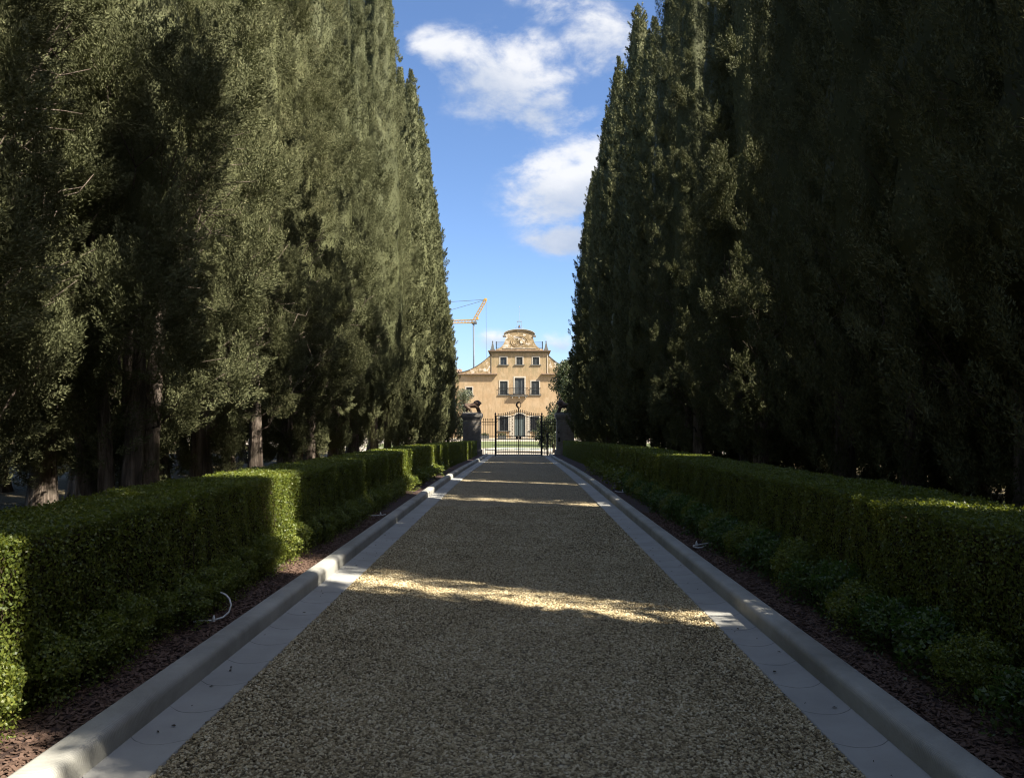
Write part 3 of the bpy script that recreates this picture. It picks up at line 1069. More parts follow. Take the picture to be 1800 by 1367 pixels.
# ------------------------------------------------------------------ hedges and low shrubs
def hedge_section(seed, length, h, w, count, ll, lw):
    """clipped box hedge, front face towards +x, from y 0 to length"""
    rng = np.random.default_rng(seed)
    n = count
    areas = np.array([h * length, w * length, h * length * 0.5])
    which = rng.choice(3, n, p=areas / areas.sum())
    y = rng.random(n) * length
    a = rng.random(n)
    dep = np.abs(rng.normal(size=n)) * 0.035 + 0.02 * np.sin(y * 5.1 + seed) * 0 
    bump = 0.014 * np.sin(y * np.pi * 2 * 2 / length + a * 5 + seed) + 0.012 * np.sin(y * np.pi * 2 * 5 / length - a * 9) + 0.010 * rng.normal(size=n)
    x = np.where(which == 0, w - dep + bump, np.where(which == 1, a * w, 0 + dep))
    z = np.where(which == 1, h - dep + bump * 0.8, a * h)
    # rounded shoulder
    sh = (which == 0) & (z > h - 0.10)
    x = np.where(sh, x - ((z - h + 0.10) ** 2) * 4, x)
    nrm = np.zeros((n, 3))
    nrm[which == 0] = (1, 0, 0.25)
    nrm[which == 1] = (0.1, 0, 1)
    nrm[which == 2] = (-1, 0, 0.2)
    nrm = unit(nrm + rng.normal(size=(n, 3)) * 0.55)
    d = unit(np.cross(nrm, rng.normal(size=(n, 3))) + np.array([0.15, 0, 0.45]))
    c = np.stack([x, y, z], 1)
    v, f = leaf_kites(c, d, nrm, ll * (0.65 + 0.7 * rng.random(n)), lw * (0.65 + 0.7 * rng.random(n)))
    me = np_mesh('hedge_foliage', v, f)
    me.materials.append(MATS['box_leaves'])
    return me


def shrub_mesh(seed, r, h, count, ll, lw, mat, shoots=0):
    rng = np.random.default_rng(seed)
    n = count
    p = unit(rng.normal(size=(n, 3)))
    p[:, 2] = np.abs(p[:, 2]) * 1.0
    lob = 1 + 0.16 * np.sin(3 * np.arctan2(p[:, 1], p[:, 0]) + seed) + 0.12 * np.sin(5 * p[:, 2] * 2 + seed * 2 + 4 * p[:, 0])
    q = (1 - 0.35 * rng.random(n) ** 2) * lob
    c = p * q[:, None] * np.array([r, r * 1.1, h * 0.55]) + np.array([0, 0, h * 0.42])
    low = rng.random(n) < 0.3
    c[low, 2] *= rng.random(low.sum())
    nrm = unit(p + rng.normal(size=(n, 3)) * 0.55 + np.array([0, 0, 0.35]))
    d = unit(np.cross(nrm, rng.normal(size=(n, 3))) + p * 0.5 + np.array([0, 0, 0.2]))
    v, f = leaf_kites(c, d, nrm, ll * (0.6 + 0.8 * rng.random(n)), lw * (0.6 + 0.8 * rng.random(n)))
    me = np_mesh('foliage', v, f)
    me.materials.append(MATS[mat])
    return me


def stem_mesh(seed, n, r, h):
    rng = np.random.default_rng(seed)
    mb = MB()
    for k in range(n):
        a = rng.random() * 6.28
        e = Vector((math.cos(a) * r, math.sin(a) * r, h * (0.6 + 0.4 * rng.random())))
        mb.tube([(0, 0, -0.06), e * 0.5 + Vector((0, 0, 0.03)), e], [0.011, 0.008, 0.003], 5)
    me = mb.mesh('stems')
    me.materials.append(MATS['hedge_wood'])
    return me


def build_hedges():
    SL = 2.0
    near = [hedge_section(40 + k, SL, 1.04, 0.98, 44000, 0.024, 0.015) for k in range(3)]
    far = [hedge_section(50 + k, SL, 1.04, 0.98, 15000, 0.040, 0.026) for k in range(2)]
    core = MB().box(0.08, 0.87, 0.0, SL, 0.03, 0.93).mesh('inner_twigs')
    core.materials.append(MATS['hedge_wood'])
    # bare upright twigs showing low in the face
    rng = np.random.default_rng(77)
    mb = MB()
    for k in range(70):
        y = rng.random() * SL
        x = 0.90 + rng.random() * 0.06
        h = 0.35 + 0.5 * rng.random()
        mb.tube([(x, y, 0.0), (x + 0.01, y + 0.03 * rng.normal(), h * 0.5), (x, y + 0.06 * rng.normal(), h)], [0.005, 0.004, 0.002], 4)
    twigs = mb.mesh('twigs')
    twigs.materials.append(MATS['hedge_wood'])
    rr = random.Random(3)
    for sgn, front, lab in ((-1, 2.80, 'long clipped box hedge with sunlit corners along the left kerb'),
                            (1, 2.88, 'long clipped box hedge mostly in shade along the right kerb')):
        hd = thing('box_hedge', lab, 'hedge', (0, 0, 0), 0, 'clipped hedges flanking the drive')
        y = -3.0
        i = 0
        while y < 52.9:
            me = near[i % 3] if y < 17 else far[i % 2]
            zz = zr(y + 1) + 0.09
            hh = 1.0 - 0.09 * min(1, max(0, (y - 8) / 20.0)) + rr.uniform(-0.012, 0.012)
            for m, nm in ((me, 'hedge_foliage'), (core, 'inner_twigs'), (twigs, 'twigs')):
                if nm == 'twigs' and y > 17:
                    continue
                o = link(nm, m, None, hd)
                jit = rr.uniform(-0.012, 0.012) if nm == 'hedge_foliage' else 0
                flip = (i % 2 == 1)
                if sgn < 0:   # front face towards +x
                    o.location = (-front - 0.98 + jit, y + (SL if flip else 0), zz)
                    o.scale = (1, -1 if flip else 1, hh)
                else:
                    o.location = (front + 0.98 + jit, y + (SL if flip else 0), zz)
                    o.scale = (-1, -1 if flip else 1, hh)
            y += SL
            i += 1
    box_n = [shrub_mesh(60 + k, 0.25, 0.46, 5000, 0.023, 0.015, 'box_leaves') for k in range(3)]
    young = [shrub_mesh(70 + k, 0.28, 0.42, 2600, 0.038, 0.020, 'young_leaves') for k in range(3)]
    box_f = [shrub_mesh(65 + k, 0.26, 0.46, 900, 0.055, 0.036, 'box_leaves') for k in range(2)]
    stems = stem_mesh(80, 12, 0.17, 0.36)
    r2 = random.Random(9)
    for sgn, cx, lst, side in ((-1, 2.86, box_n, 'left'), (1, 2.76, young, 'right')):
        y = 2.6
        i = 0
        while y < 50:
            far_away = y > 20
            t = thing('low_shrub',
                      '%s low shrub along the foot of the %s hedge, counting from the viewer' % (ORD[i], side),
                      'shrub', (sgn * (cx + r2.uniform(-0.03, 0.05)), y, zr(y) + 0.09), r2.uniform(0, 6.28), 'low shrubs along the %s hedge' % side)
            m = (box_f if far_away else lst)
            mm = m[i % len(m)]
            if side == 'right' and not far_away and i % 3 == 1:
                mm = box_n[i % 3]
            f = link('foliage', mm, None, t)
            s = r2.uniform(0.85, 1.15) * (1.35 if far_away else 1.0)
            f.scale = (s, s, r2.uniform(0.85, 1.15))
            if not far_away:
                link('stems', stems, None, t)
            y += (0.52 if not far_away else 1.55) * r2.uniform(0.85, 1.15)
            i += 1
            if i >= 40:
                break
        print('shrubs', side, i, y)


build_hedges()


# ------------------------------------------------------------------ irrigation hoses, leaf litter
def build_small():
    mb = MB()
    pts = []
    for k in range(14):
        a = -0.35 + 2.1 * k / 13
        pts.append((-2.56 + 0.14 * math.sin(a) * 0.9 - 0.0, 6.95 - 0.02 * k / 13, 0.12 + 0.12 - 0.12 * math.cos(a * 1.15) + 0.012 * k))
    pts = [(-2.72, 6.7, 0.10), (-2.66, 6.72, 0.105), (-2.58, 6.75, 0.10), (-2.51, 6.80, 0.115), (-2.475, 6.84, 0.15), (-2.468, 6.87, 0.20), (-2.49, 6.89, 0.25), (-2.53, 6.90, 0.285), (-2.575, 6.91, 0.30)]
    h = thing('irrigation_hose', 'thin white hose curling up from the mulch beside the left hedge', 'hose', (0, 0, 0))
    MB().tube(pts, 0.0075, 7).obj('hose', 'pipe_white', h, True)
    MB().lathe((-2.565, 6.74, 0.085), [(0.010, 0.0), (0.016, 0.012), (0.013, 0.035), (0.006, 0.06)], 8).obj('emitter', 'pipe_white', h, True)
    h = thing('irrigation_hose', 'thin white hose loop lying on the mulch beside the right kerb', 'hose', (0, 0, 0))
    p2 = [(2.50, 10.75, 0.13), (2.42, 10.68, 0.11), (2.36, 10.70, 0.105), (2.335, 10.80, 0.105), (2.36, 10.90, 0.105), (2.44, 10.92, 0.11), (2.53, 10.88, 0.135), (2.60, 10.85, 0.15)]
    MB().tube(p2, 0.0085, 7).obj('hose', 'pipe_white', h, True)
    MB().lathe((2.40, 10.9, 0.09), [(0.012, 0.0), (0.018, 0.015), (0.014, 0.05), (0.005, 0.075)], 8).obj('emitter', 'pipe_white', h, True)
    h = thing('irrigation_hose', 'short white hose lying in the mulch further along the left kerb', 'hose', (0, 0, 0))
    MB().tube([(-2.75, 14.4, 0.115), (-2.62, 14.35, 0.105), (-2.50, 14.42, 0.105), (-2.42, 14.5, 0.11)], 0.009, 7).obj('hose', 'pipe_white', h, True)
    MB().lathe((-2.50, 14.4, 0.09), [(0.012, 0.0), (0.018, 0.015), (0.014, 0.05), (0.005, 0.075)], 8).obj('emitter', 'pipe_white', h, True)
    h = thing('irrigation_hose', 'short white hose on the mulch far along the right kerb', 'hose', (0, 0, 0))
    MB().tube([(2.62, 19.4, 0.12), (2.5, 19.3, 0.105), (2.38, 19.42, 0.105), (2.34, 19.6, 0.11)], 0.010, 7).obj('hose', 'pipe_white', h, True)
    MB().lathe((2.5, 19.4, 0.09), [(0.014, 0.0), (0.02, 0.015), (0.014, 0.05), (0.005, 0.075)], 8).obj('emitter', 'pipe_white', h, True)
    # bits of leaf and twig on the gutters
    rng = np.random.default_rng(91)
    mb = MB()
    for k in range(60):
        left = rng.random() < 0.5
        x = -(1.88 + 0.24 * rng.random()) if left else (1.76 + 0.24 * rng.random())
        y = 3.6 + 12 * rng.random() ** 1.5
        a = rng.random() * 6.28
        l = 0.006 + 0.014 * rng.random()
        w = l * (0.25 + 0.4 * rng.random())
        ca, sa = math.cos(a), math.sin(a)
        z = 0.014
        vs = [(x - l * ca, y - l * sa, z), (x + w * sa, y - w * ca, z + 0.004), (x + l * ca, y + l * sa, z + 0.002), (x - w * sa, y + w * ca, z + 0.005), (x, y, z + 0.008)]
        mb.add(vs, [(0, 1, 4), (1, 2, 4), (2, 3, 4), (3, 0, 4)])
    o = mb.obj('leaf_litter', 'dead_leaf')
    kind(tag(o, 'scattered dark bits of leaf on the concrete gutters', 'litter'), 'stuff')


build_small()


# ------------------------------------------------------------------ gate, fences, pillars, lions
def spear(mb, x, y, z0, z1, r=0.016, tip=0.15):
    mb.tube([(x, y, z0), (x, y, z1 - tip)], r, 6)
    mb.lathe((x, y, z1 - tip), [(r * 0.9, 0.0), (r * 2.2, tip * 0.30), (r * 1.3, tip * 0.36), (r * 2.3, tip * 0.55), (0.002, tip)], 6)


def gate_top(x):
    """top edge over the gate: level by the posts, rising to the middle"""
    q = max(0.0, 1 - abs(x) / 1.25)
    return 2.74 + 0.26 * (q * q * (3 - 2 * q))


def build_gate():
    gy = GATE_Y
    gz = zr(gy)
    cx = -0.055
    half = 1.56
    for sgn, nm in ((-1, 'iron gate leaf on the left under the crest, closed'), (1, 'iron gate leaf on the right under the crest, closed')):
        g = thing('gate_leaf', nm, 'gate', (cx, gy, gz), 0, 'leaves of the iron entrance gate')
        nb = 11
        for k in range(nb):
            x = sgn * (0.135 + k * 0.127)
            mb = MB()
            spear(mb, x, 0, 0.06, gate_top(x) + 0.20)
            mb.obj('bar', 'iron', g)
        for z in (0.07, 0.25, 1.15, 1.33):
            MB().box(min(sgn * 0.045, sgn * half), max(sgn * 0.045, sgn * half), -0.018, 0.018, z - 0.03, z + 0.03).obj('rail', 'iron', g)
        for dz in (0.0, -0.20):
            pts = [(sgn * (0.04 + (half - 0.06) * i / 16), 0, gate_top(0.04 + (half - .06) * i / 16) + dz) for i in range(17)]
            MB().tube(pts, 0.024, 6).obj('curved_rail', 'iron', g)
        MB().box(min(sgn * 0.004, sgn * 0.055), max(sgn * 0.004, sgn * 0.055), -0.03, 0.03, 0.04, 3.05).obj('meeting_stile', 'iron', g)
        MB().box(min(sgn * (half - 0.05), sgn * half), max(sgn * (half - 0.05), sgn * half), -0.025, 0.025, 0.04, 2.74).obj('hanging_stile', 'iron', g)
        # scroll in the upper outer corner
        sc = []
        for i in range(26):
            a = i / 25 * 4.2
            r = 0.30 * (1 - i / 25 * 0.75)
            sc.append((sgn * (half - 0.34 + r * math.cos(a)), 0, 2.27 + r * math.sin(a)))
        MB().tube(sc, 0.014, 5).obj('scroll', 'iron', g)
        MB().box(min(sgn * 0.057, sgn * 0.20), max(sgn * 0.057, sgn * 0.20), -0.05, 0.05, 1.16, 1.32).obj('lock_box', 'iron', g, bevel=0.008)
        if sgn < 0:
            # crest: ring with a crescent and a bead foot
            cr = MB()
            ring = [(0.0 + 0.155 * math.cos(a), 0, 3.50 + 0.21 * math.sin(a)) for a in [2 * math.pi * i / 24 for i in range(25)]]
            cr.tube(ring, 0.026, 6, False)
            cres = [(-0.02 + 0.11 * math.cos(a), 0, 3.50 + 0.15 * math.sin(a)) for a in [1.0 + 4.2 * i / 16 for i in range(17)]]
            cr.tube(cres, [0.012 + 0.055 * math.sin(math.pi * i / 16) for i in range(17)], 6)
            cr.lathe((0, 0, 3.05), [(0.035, 0), (0.06, 0.06), (0.03, 0.12), (0.055, 0.19), (0.02, 0.26)], 8)
            cr.obj('crest', 'rust_bronze', g, True)
    for sgn, lab in ((-1, 'slim black iron gate post with ball finial on the left'), (1, 'slim black iron gate post with ball finial on the right')):
        p = thing('gate_post', lab, 'gate post', (cx + sgn * 1.605, gy, gz), 0, 'iron gate posts')
        MB().box(-0.045, 0.045, -0.045, 0.045, -0.1, 2.72).obj('post', 'iron', p, bevel=0.006)
        MB().lathe((0, 0, 2.72), [(0.06, 0), (0.065, 0.03), (0.03, 0.06), (0.055, 0.11), (0.065, 0.15), (0.05, 0.2), (0.012, 0.25), (0.004, 0.34)], 10).obj('finial', 'iron', p, True)

    def fence(x0, x1, lab, low=0.0, top=2.32):
        f = thing('iron_fence', lab, 'fence', (0, gy, gz), 0, 'iron fence panels beside the gate')
        n = max(2, int(round((x1 - x0) / 0.135)))
        for k in range(1, n):
            mb = MB()
            spear(mb, x0 + (x1 - x0) * k / n, 0, low + 0.06, top + 0.26)
            mb.obj('bar', 'iron', f)
        for z in (low + 0.09, low + 1.10, low + 1.33, top - 0.17, top):
            if z < top + 0.01:
                MB().box(x0, x1, -0.016, 0.016, z - 0.02, z + 0.02).obj('rail', 'iron', f)
        return f

    fence(-2.60, cx - 1.655, 'narrow iron fence panel between the left pillar and the gate')
    fence(cx + 1.655, 2.55, 'narrow iron fence panel between the gate and the right pillar')
    fence(-9.0, -3.92, 'long iron fence running on behind the left cypresses', 0.0, 1.75)
    fence(3.76, 9.0, 'long iron fence running on behind the right cypresses', 0.0, 1.75)
    p = thing('fence_post', 'dark iron post with box standing beside the right gate leaf', 'post', (1.93, gy - 0.1, gz))
    MB().box(-0.04, 0.04, -0.04, 0.04, -0.1, 1.25).obj('post', 'iron', p, bevel=0.006)
    MB().box(-0.09, 0.09, -0.07, 0.07, 1.25, 1.55).obj('control_box', 'iron', p, bevel=0.01)

    # stone pillars
    for px, lab, w in ((-3.26, 'tall grey stone gate pillar on the left, under a walking lion', 1.22), (3.15, 'tall grey stone gate pillar with letter slot on the right', 1.20)):
        p = thing('stone_pillar', lab, 'pillar', (px, gy + 0.1, gz), 0, 'stone gate pillars')
        h2 = w / 2
        MB().box(-h2 - 0.08, h2 + 0.08, -h2 - 0.08, h2 + 0.08, -0.2, 0.42).obj('plinth', 'pillar_stone', p, bevel=0.02)
        rng = random.Random(int(px * 10))
        # shaft of coursed blocks
        z = 0.42
        row = 0
        while z < 2.5:
            hh = min(0.28, 2.52 - z)
            cuts = [-h2, -h2 * 0.3 + (0.35 if row % 2 else 0), h2] if row % 2 else [-h2, 0.1 + rng.uniform(-0.1, 0.1), h2]
            for a, b in zip(cuts[:-1], cuts[1:]):
                e = rng.uniform(0, 0.008)
                MB().box(a + 0.004, b - 0.004, -h2 - e, h2 + e, z + 0.004, z + hh - 0.004).obj('block', 'pillar_stone', p, bevel=0.012)
            z += hh
            row += 1
        MB().box(-h2 - 0.05, h2 + 0.05, -h2 - 0.05, h2 + 0.05, 2.52, 2.62).obj('moulding', 'pillar_stone', p, bevel=0.02)
        MB().box(-h2 - 0.10, h2 + 0.10, -h2 - 0.10, h2 + 0.10, 2.62, 2.92).obj('cap', 'pillar_stone', p, bevel=0.05)
        if px > 0:
            MB().box(-0.50, -0.36, -h2 - 0.025, -h2 - 0.002, 0.98, 1.28).obj('letter_slot', 'window_dark', p, bevel=0.008)
            MB().lathe((0, 0, 0), [(0.05, 0), (0.055, 0.012), (0.03, 0.02)], 10).obj('bell_push', 'iron', p).matrix_local = Matrix.Translation((-0.46, -h2 - 0.012, 1.62)) @ Matrix.Rotation(rad(90), 4, 'X')

    # lions: one continuous body each
    def lion(x, face, lab, mat):
        bm = bmesh.new()

        def ball(c, r, sc=(1, 1, 1)):
            m = Matrix.Translation(c) @ Matrix.Diagonal((r * sc[0], r * sc[1], r * sc[2], 1))
            bmesh.ops.create_icosphere(bm, subdivisions=2, radius=1.0, matrix=m)

        def limb(pts, rr, n=9):
            for (a, ra), (b, rb) in zip(list(zip(pts, rr))[:-1], list(zip(pts, rr))[1:]):
                for i in range(n + 1):
                    q = i / n
                    ball(Vector(a).lerp(Vector(b), q), ra + (rb - ra) * q)

        # facing +x
        limb([(-0.46, 0, 0.56), (-0.1, 0, 0.56), (0.22, 0, 0.60)], [0.20, 0.19, 0.235], 8)
        ball((0.34, 0, 0.74), 0.27, (0.95, 0.95, 1.05))          # mane
        ball((0.24, 0, 0.80), 0.17)
        ball((0.50, 0, 0.78), 0.125, (1.1, 0.9, 1))              # head
        ball((0.60, 0, 0.735), 0.072, (1.2, 0.9, 0.8))           # muzzle
        ball((0.44, 0.10, 0.93), 0.04)
        ball((0.44, -0.10, 0.93), 0.04)
        limb([(0.28, 0.11, 0.52), (0.36, 0.11, 0.28), (0.40, 0.11, 0.07)], [0.13, 0.095, 0.075])
        ball((0.44, 0.11, 0.05), 0.075, (1.4, 1, 0.8))
        limb([(0.26, -0.11, 0.52), (0.44, -0.11, 0.34), (0.50, -0.11, 0.19)], [0.13, 0.10, 0.08])   # raised paw on a ball
        ball((0.53, -0.11, 0.11), 0.105)
        limb([(-0.44, 0.10, 0.50), (-0.34, 0.10, 0.32), (-0.46, 0.10, 0.18), (-0.42, 0.10, 0.05)], [0.16, 0.12, 0.075, 0.07])
        ball((-0.37, 0.10, 0.045), 0.055, (1.5, 1, 0.8))
        limb([(-0.46, -0.10, 0.50), (-0.20, -0.10, 0.30), (-0.18, -0.10, 0.17), (-0.12, -0.10, 0.05)], [0.16, 0.11, 0.075, 0.07])
        ball((-0.07, -0.10, 0.045), 0.055, (1.5, 1, 0.8))
        limb([(-0.58, 0, 0.62), (-0.70, 0, 0.50), (-0.70, 0, 0.28), (-0.62, 0, 0.10)], [0.04, 0.035, 0.03, 0.045])
        me = bpy.data.meshes.new('lion_body')
        bm.to_mesh(me)
        bm.free()
        tmp = bpy.data.objects.new('lion_body', me)
        COL.objects.link(tmp)
        r = tmp.modifiers.new('r', 'REMESH')
        r.mode = 'VOXEL'
        r.voxel_size = 0.028
        s = tmp.modifiers.new('s', 'SMOOTH')
        s.iterations = 3
        dg = bpy.context.evaluated_depsgraph_get()
        me2 = bpy.data.meshes.new_from_object(tmp.evaluated_get(dg))
        bpy.data.objects.remove(tmp)
        me2.polygons.foreach_set('use_smooth', [True] * len(me2.polygons))
        t = thing('lion_statue', lab, 'statue', (x, GATE_Y + 0.1, gz + 2.92), 0, 'lion statues on the gate pillars')
        me2.materials.clear()
        b = link('body', me2, mat, t)
        b.scale = (face * 0.95, 1.0, 0.86)
        b.location = (0, 0, 0.045)
        MB().box(-0.66, 0.62, -0.26, 0.26, 0.0, 0.07).obj('base_slab', 'pillar_stone', t, bevel=0.015)

    lion(-3.24, 1, 'dark bronze walking lion facing inwards on the left pillar', 'rust_bronze')
    lion(3.17, -1, 'brown stone walking lion in front of the magnolia on the right pillar', 'rust_bronze')


build_gate()


# ------------------------------------------------------------------ villa
def wall_with_openings(name, x0, x1, z0, z1, openings, depth, mat, parent):
    """front wall at y=0 with real reveals"""
    xs = sorted({x0, x1, *[v for o in openings for v in o[:2]]})
    zs = sorted({z0, z1, *[v for o in openings for v in o[2:]]})
    mb = MB()
    for xa, xb in zip(xs[:-1], xs[1:]):
        for za, zb in zip(zs[:-1], zs[1:]):
            xm, zm = (xa + xb) / 2, (za + zb) / 2
            if any(o[0] < xm < o[1] and o[2] < zm < o[3] for o in openings):
                continue
            mb.add([(xa, 0, za), (xb, 0, za), (xb, 0, zb), (xa, 0, zb)], [(0, 1, 2, 3)])
    for (a, b, c, d) in openings:
        mb.add([(a, 0, c), (a, depth, c), (a, depth, d), (a, 0, d)], [(0, 1, 2, 3)])
        mb.add([(b, 0, c), (b, 0, d), (b, depth, d), (b, depth, c)], [(0, 1, 2, 3)])
        mb.add([(a, 0, d), (a, depth, d), (b, depth, d), (b, 0, d)], [(0, 1, 2, 3)])
        mb.add([(a, 0, c), (b, 0, c), (b, depth, c), (a, depth, c)], [(0, 1, 2, 3)])
        mb.add([(a, depth, c), (b, depth, c), (b, depth, d), (a, depth, d)], [(0, 1, 2, 3)])
    me = bpy.data.meshes.new(name)
    me.from_pydata(mb.v, [], mb.f)
    return link(name, me, mat, parent)


def build_villa():
    V = thing('villa', 'ochre three-storey villa with curved gable behind the gate', 'villa', (0, VILLA_Y, -0.47))
    wins = []

    def window(a, b, c, d, style, sill=True):
        wins.append((a, b, c, d))
        w = MB()
        fr = 0.16
        for (p, q, r, s) in ((a - fr, a, c, d + fr), (b, b + fr, c, d + fr), (a, b, d, d + fr)):
            w.box(p, q, -0.05, 0.06, r, s)
        wo = w.obj('window', 'white_stone', V)
        if sill:
            MB().box(a - 0.35, b + 0.35, -0.16, 0.05, c - 0.14, c - 0.002).obj('sill', 'sill_stone', wo, bevel=0.015)
        m = (a + b) / 2
        for (p, q) in ((a, m), (m, b)):
            if style == 'shutter':
                MB().box(p + 0.012, q - 0.012, 0.09, 0.14, c + 0.01, d - 0.01).obj('shutter', 'shutter_grey', wo)
                mb = MB()
                z = c + 0.10
                while z < d - 0.12:
                    mb.add([(p + 0.07, 0.085, z), (q - 0.07, 0.085, z), (q - 0.07, 0.055, z + 0.055), (p + 0.07, 0.055, z + 0.055)], [(0, 1, 2, 3)])
                    z += 0.09
                kind(mb.obj('louvres', 'shutter_grey', wo), 'stuff')
            else:
                MB().box(p + 0.07, q - 0.07, 0.15, 0.16, c + 0.07, d - 0.07).obj('pane', 'window_dark', wo)
                f = MB()
                for (u0, u1, v0, v1) in ((p + .01, p + .068, c + .01, d - .01), (q - .068, q - .01, c + .01, d - .01), (p + .07, q - .07, c + .01, c + .068), (p + .07, q - .07, d - .068, d - .01), (p + .07, q - .07, (c + d) / 2 - .02, (c + d) / 2 + .02)):
                    f.box(u0, u1, 0.11, 0.17, v0, v1)
                f.obj('sash', 'shutter_grey', wo)
        return wo

    for a, b, st in ((-3.0, -2.0, 'glass'), (-0.47, 0.5, 'shutter'), (2.1, 3.1, 'shutter')):
        window(a, b, 11.5, 12.66, st)
    for a, b in ((-3.05, -1.84), (1.88, 3.1)):
        w = window(a, b, 6.78, 8.9, 'shutter')
        rl = MB()
        for z in (6.86, 7.85):
            rl.tube([(a - 0.3, -0.13, z), (b + 0.3, -0.13, z)], 0.03, 6)
        rl.obj('guard_rail', 'iron', w)
        for k in range(11):
            x = a - 0.25 + (b - a + 0.5) * k / 10
            MB().tube([(x, -0.13, 6.80), (x, -0.13, 7.85)], 0.012, 5).obj('guard_bar', 'iron', w)
    for a, b in ((-8.35, -7.4), (-12.6, -11.6), (7.4, 8.35), (11.6, 12.6)):
        window(a, b, 6.7, 7.95, 'glass')
    for a, b in ((-3.1, -1.72), (1.72, 3.1)):
        w = window(a, b, 1.14, 3.36, 'glass')
        for k in range(9):
            x = a + 0.05 + (b - a - 0.1) * k / 8
            MB().tube([(x, -0.09, 1.1), (x, -0.09, 3.36)], 0.02, 5).obj('grille_bar', 'iron', w)
        for k in range(7):
            z = 1.25 + k * 0.33
            MB().tube([(a, -0.12, z), (b, -0.12, z)], 0.018, 5).obj('grille_bar', 'iron', w)
    for a, b in ((-8.5, -7.3), (7.3, 8.5)):
        window(a, b, 1.14, 3.2, 'shutter')
    # first-floor balcony door
    bd = (-0.72, 0.80, 6.82, 9.43)
    wins.append(bd)
    fr = MB()
    for (p, q, r, s) in ((bd[0] - .2, bd[0], bd[2], bd[3] + .24), (bd[1], bd[1] + .2, bd[2], bd[3] + .24), (bd[0], bd[1], bd[3], bd[3] + .24)):
        fr.box(p, q, -0.06, 0.06, r, s)
    bw = fr.obj('balcony_door', 'white_stone', V)
    MB().box(-0.70, -0.14, 0.15, 0.2, 6.84, 9.4).obj('shutter', 'shutter_grey', bw)
    MB().box(0.22, 0.78, 0.12, 0.17, 6.84, 9.4).obj('shutter', 'shutter_grey', bw)
    MB().box(-0.13, 0.21, 0.21, 0.22, 6.84, 9.4).obj('pane', 'window_dark', bw)
    # front door with arched head
    dr = (-0.80, 0.92, 0.30, 3.25)
    wins.append(dr)
    cxd = 0.06
    d = MB()
    for (p, q, r, s) in ((dr[0] - .22, dr[0], dr[2], 3.25), (dr[1], dr[1] + .22, dr[2], 3.25)):
        d.box(p, q, -0.07, 0.06, r, s)
    arch_o = [(cxd + 1.08 * math.cos(a), 3.25 + 0.78 * math.sin(a)) for a in [math.pi * i / 16 for i in range(17)]]
    arch_i = [(cxd + 0.86 * math.cos(a), 3.25 + 0.58 * math.sin(a)) for a in [math.pi * i / 16 for i in range(16, -1, -1)]]
    for i in range(16):
        q = [arch_o[i], arch_o[i + 1], arch_i[15 - i], arch_i[16 - i]]
        d.prism(q, -0.07, -0.004)
    do = d.obj('front_door', 'white_stone', V)
    MB().box(-0.78, 0.05, 0.12, 0.18, 0.32, 3.24).obj('door_leaf', 'door_paint', do)
    MB().box(0.07, 0.90, 0.12, 0.18, 0.32, 3.24).obj('door_leaf', 'door_paint', do)
    MB().prism([(x, z) for x, z in reversed(arch_i)], -0.05, -0.006).obj('fanlight', 'window_dark', do)
    MB().box(-1.3, 1.42, -0.75, 0.0, 0.0, 0.14).obj('step', 'white_stone', do, bevel=0.02)
    MB().box(-1.05, 1.17, -0.40, -0.002, 0.142, 0.29).obj('step', 'white_stone', do, bevel=0.02)
    # rusticated blocks either side of the door
    for sgn, x0 in ((-1, -1.58), (1, 1.20)):
        z = 0.32
        k = 0
        while z < 3.5:
            wd = 0.46 if k % 2 else 0.54
            MB().box(x0, x0 + wd, -0.055, -0.002, z + 0.012, z + 0.25).obj('quoin', 'white_stone', V, bevel=0.015)
            z += 0.265
            k += 1

    def shift(op, lo, hi):
        return [o for o in wins if lo <= o[0] and o[1] <= hi and o[3] <= op]

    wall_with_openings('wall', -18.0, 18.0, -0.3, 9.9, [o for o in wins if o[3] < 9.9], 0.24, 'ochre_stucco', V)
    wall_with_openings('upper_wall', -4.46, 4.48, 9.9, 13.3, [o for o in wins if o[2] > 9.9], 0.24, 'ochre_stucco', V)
    # closed mass of the house behind the front
    MB().box(-18.0, 18.0, 0.26, 14.0, -0.3, 9.9).obj('rear_wall', 'ochre_stucco', V)
    MB().box(-4.46, 4.48, 0.26, 8.0, 9.9, 13.3).obj('tower_wall', 'ochre_stucco', V)
    # sweeping screens joining the tall middle to the wings
    for sgn in (-1, 1):
        curve = []
        for i in range(15):
            q = i / 14
            x = 4.48 + q * 5.1
            z = 10.25 + 2.75 * (1 - q) ** 1.75
            curve.append((sgn * x, z))
        out = [(sgn * 4.48, 9.9)] + curve + [(sgn * 9.58, 9.9)]
        sc = MB().prism(out if sgn > 0 else list(reversed(out)), 0.0, 0.35).obj('screen_wall', 'worn_plaster', V)
        cp = MB()
        for (xa, za), (xb, zb) in zip(curve[:-1], curve[1:]):
            cp.prism([(xa, za + .004), (xb, zb + .004), (xb, zb + 0.10), (xa, za + 0.10)], -0.07, 0.42)
        cp.obj('coping', 'sill_stone', sc)
        # wing eaves
        xa, xb = sorted((sgn * 3.46, sgn * 18.5))
        e = MB().box(xa, xb, -0.50, 0.0, 9.90, 9.99).obj('eave', 'eave_wood', V)
        MB().box(xa - 0.03, xb + 0.03, -0.52, -0.02, 9.994, 10.06).obj('tile_edge', 'roof_tile', e)
        n = int((xb - xa) / 0.42)
        for k in range(n):
            x = xa + 0.21 + k * 0.42
            MB().box(x - 0.05, x + 0.05, -0.40, 0.0, 9.80, 9.898).obj('rafter', 'eave_wood', e)
        # low tiled roof beyond the screen
        xo, xi = sgn * 18.4, sgn * 9.6
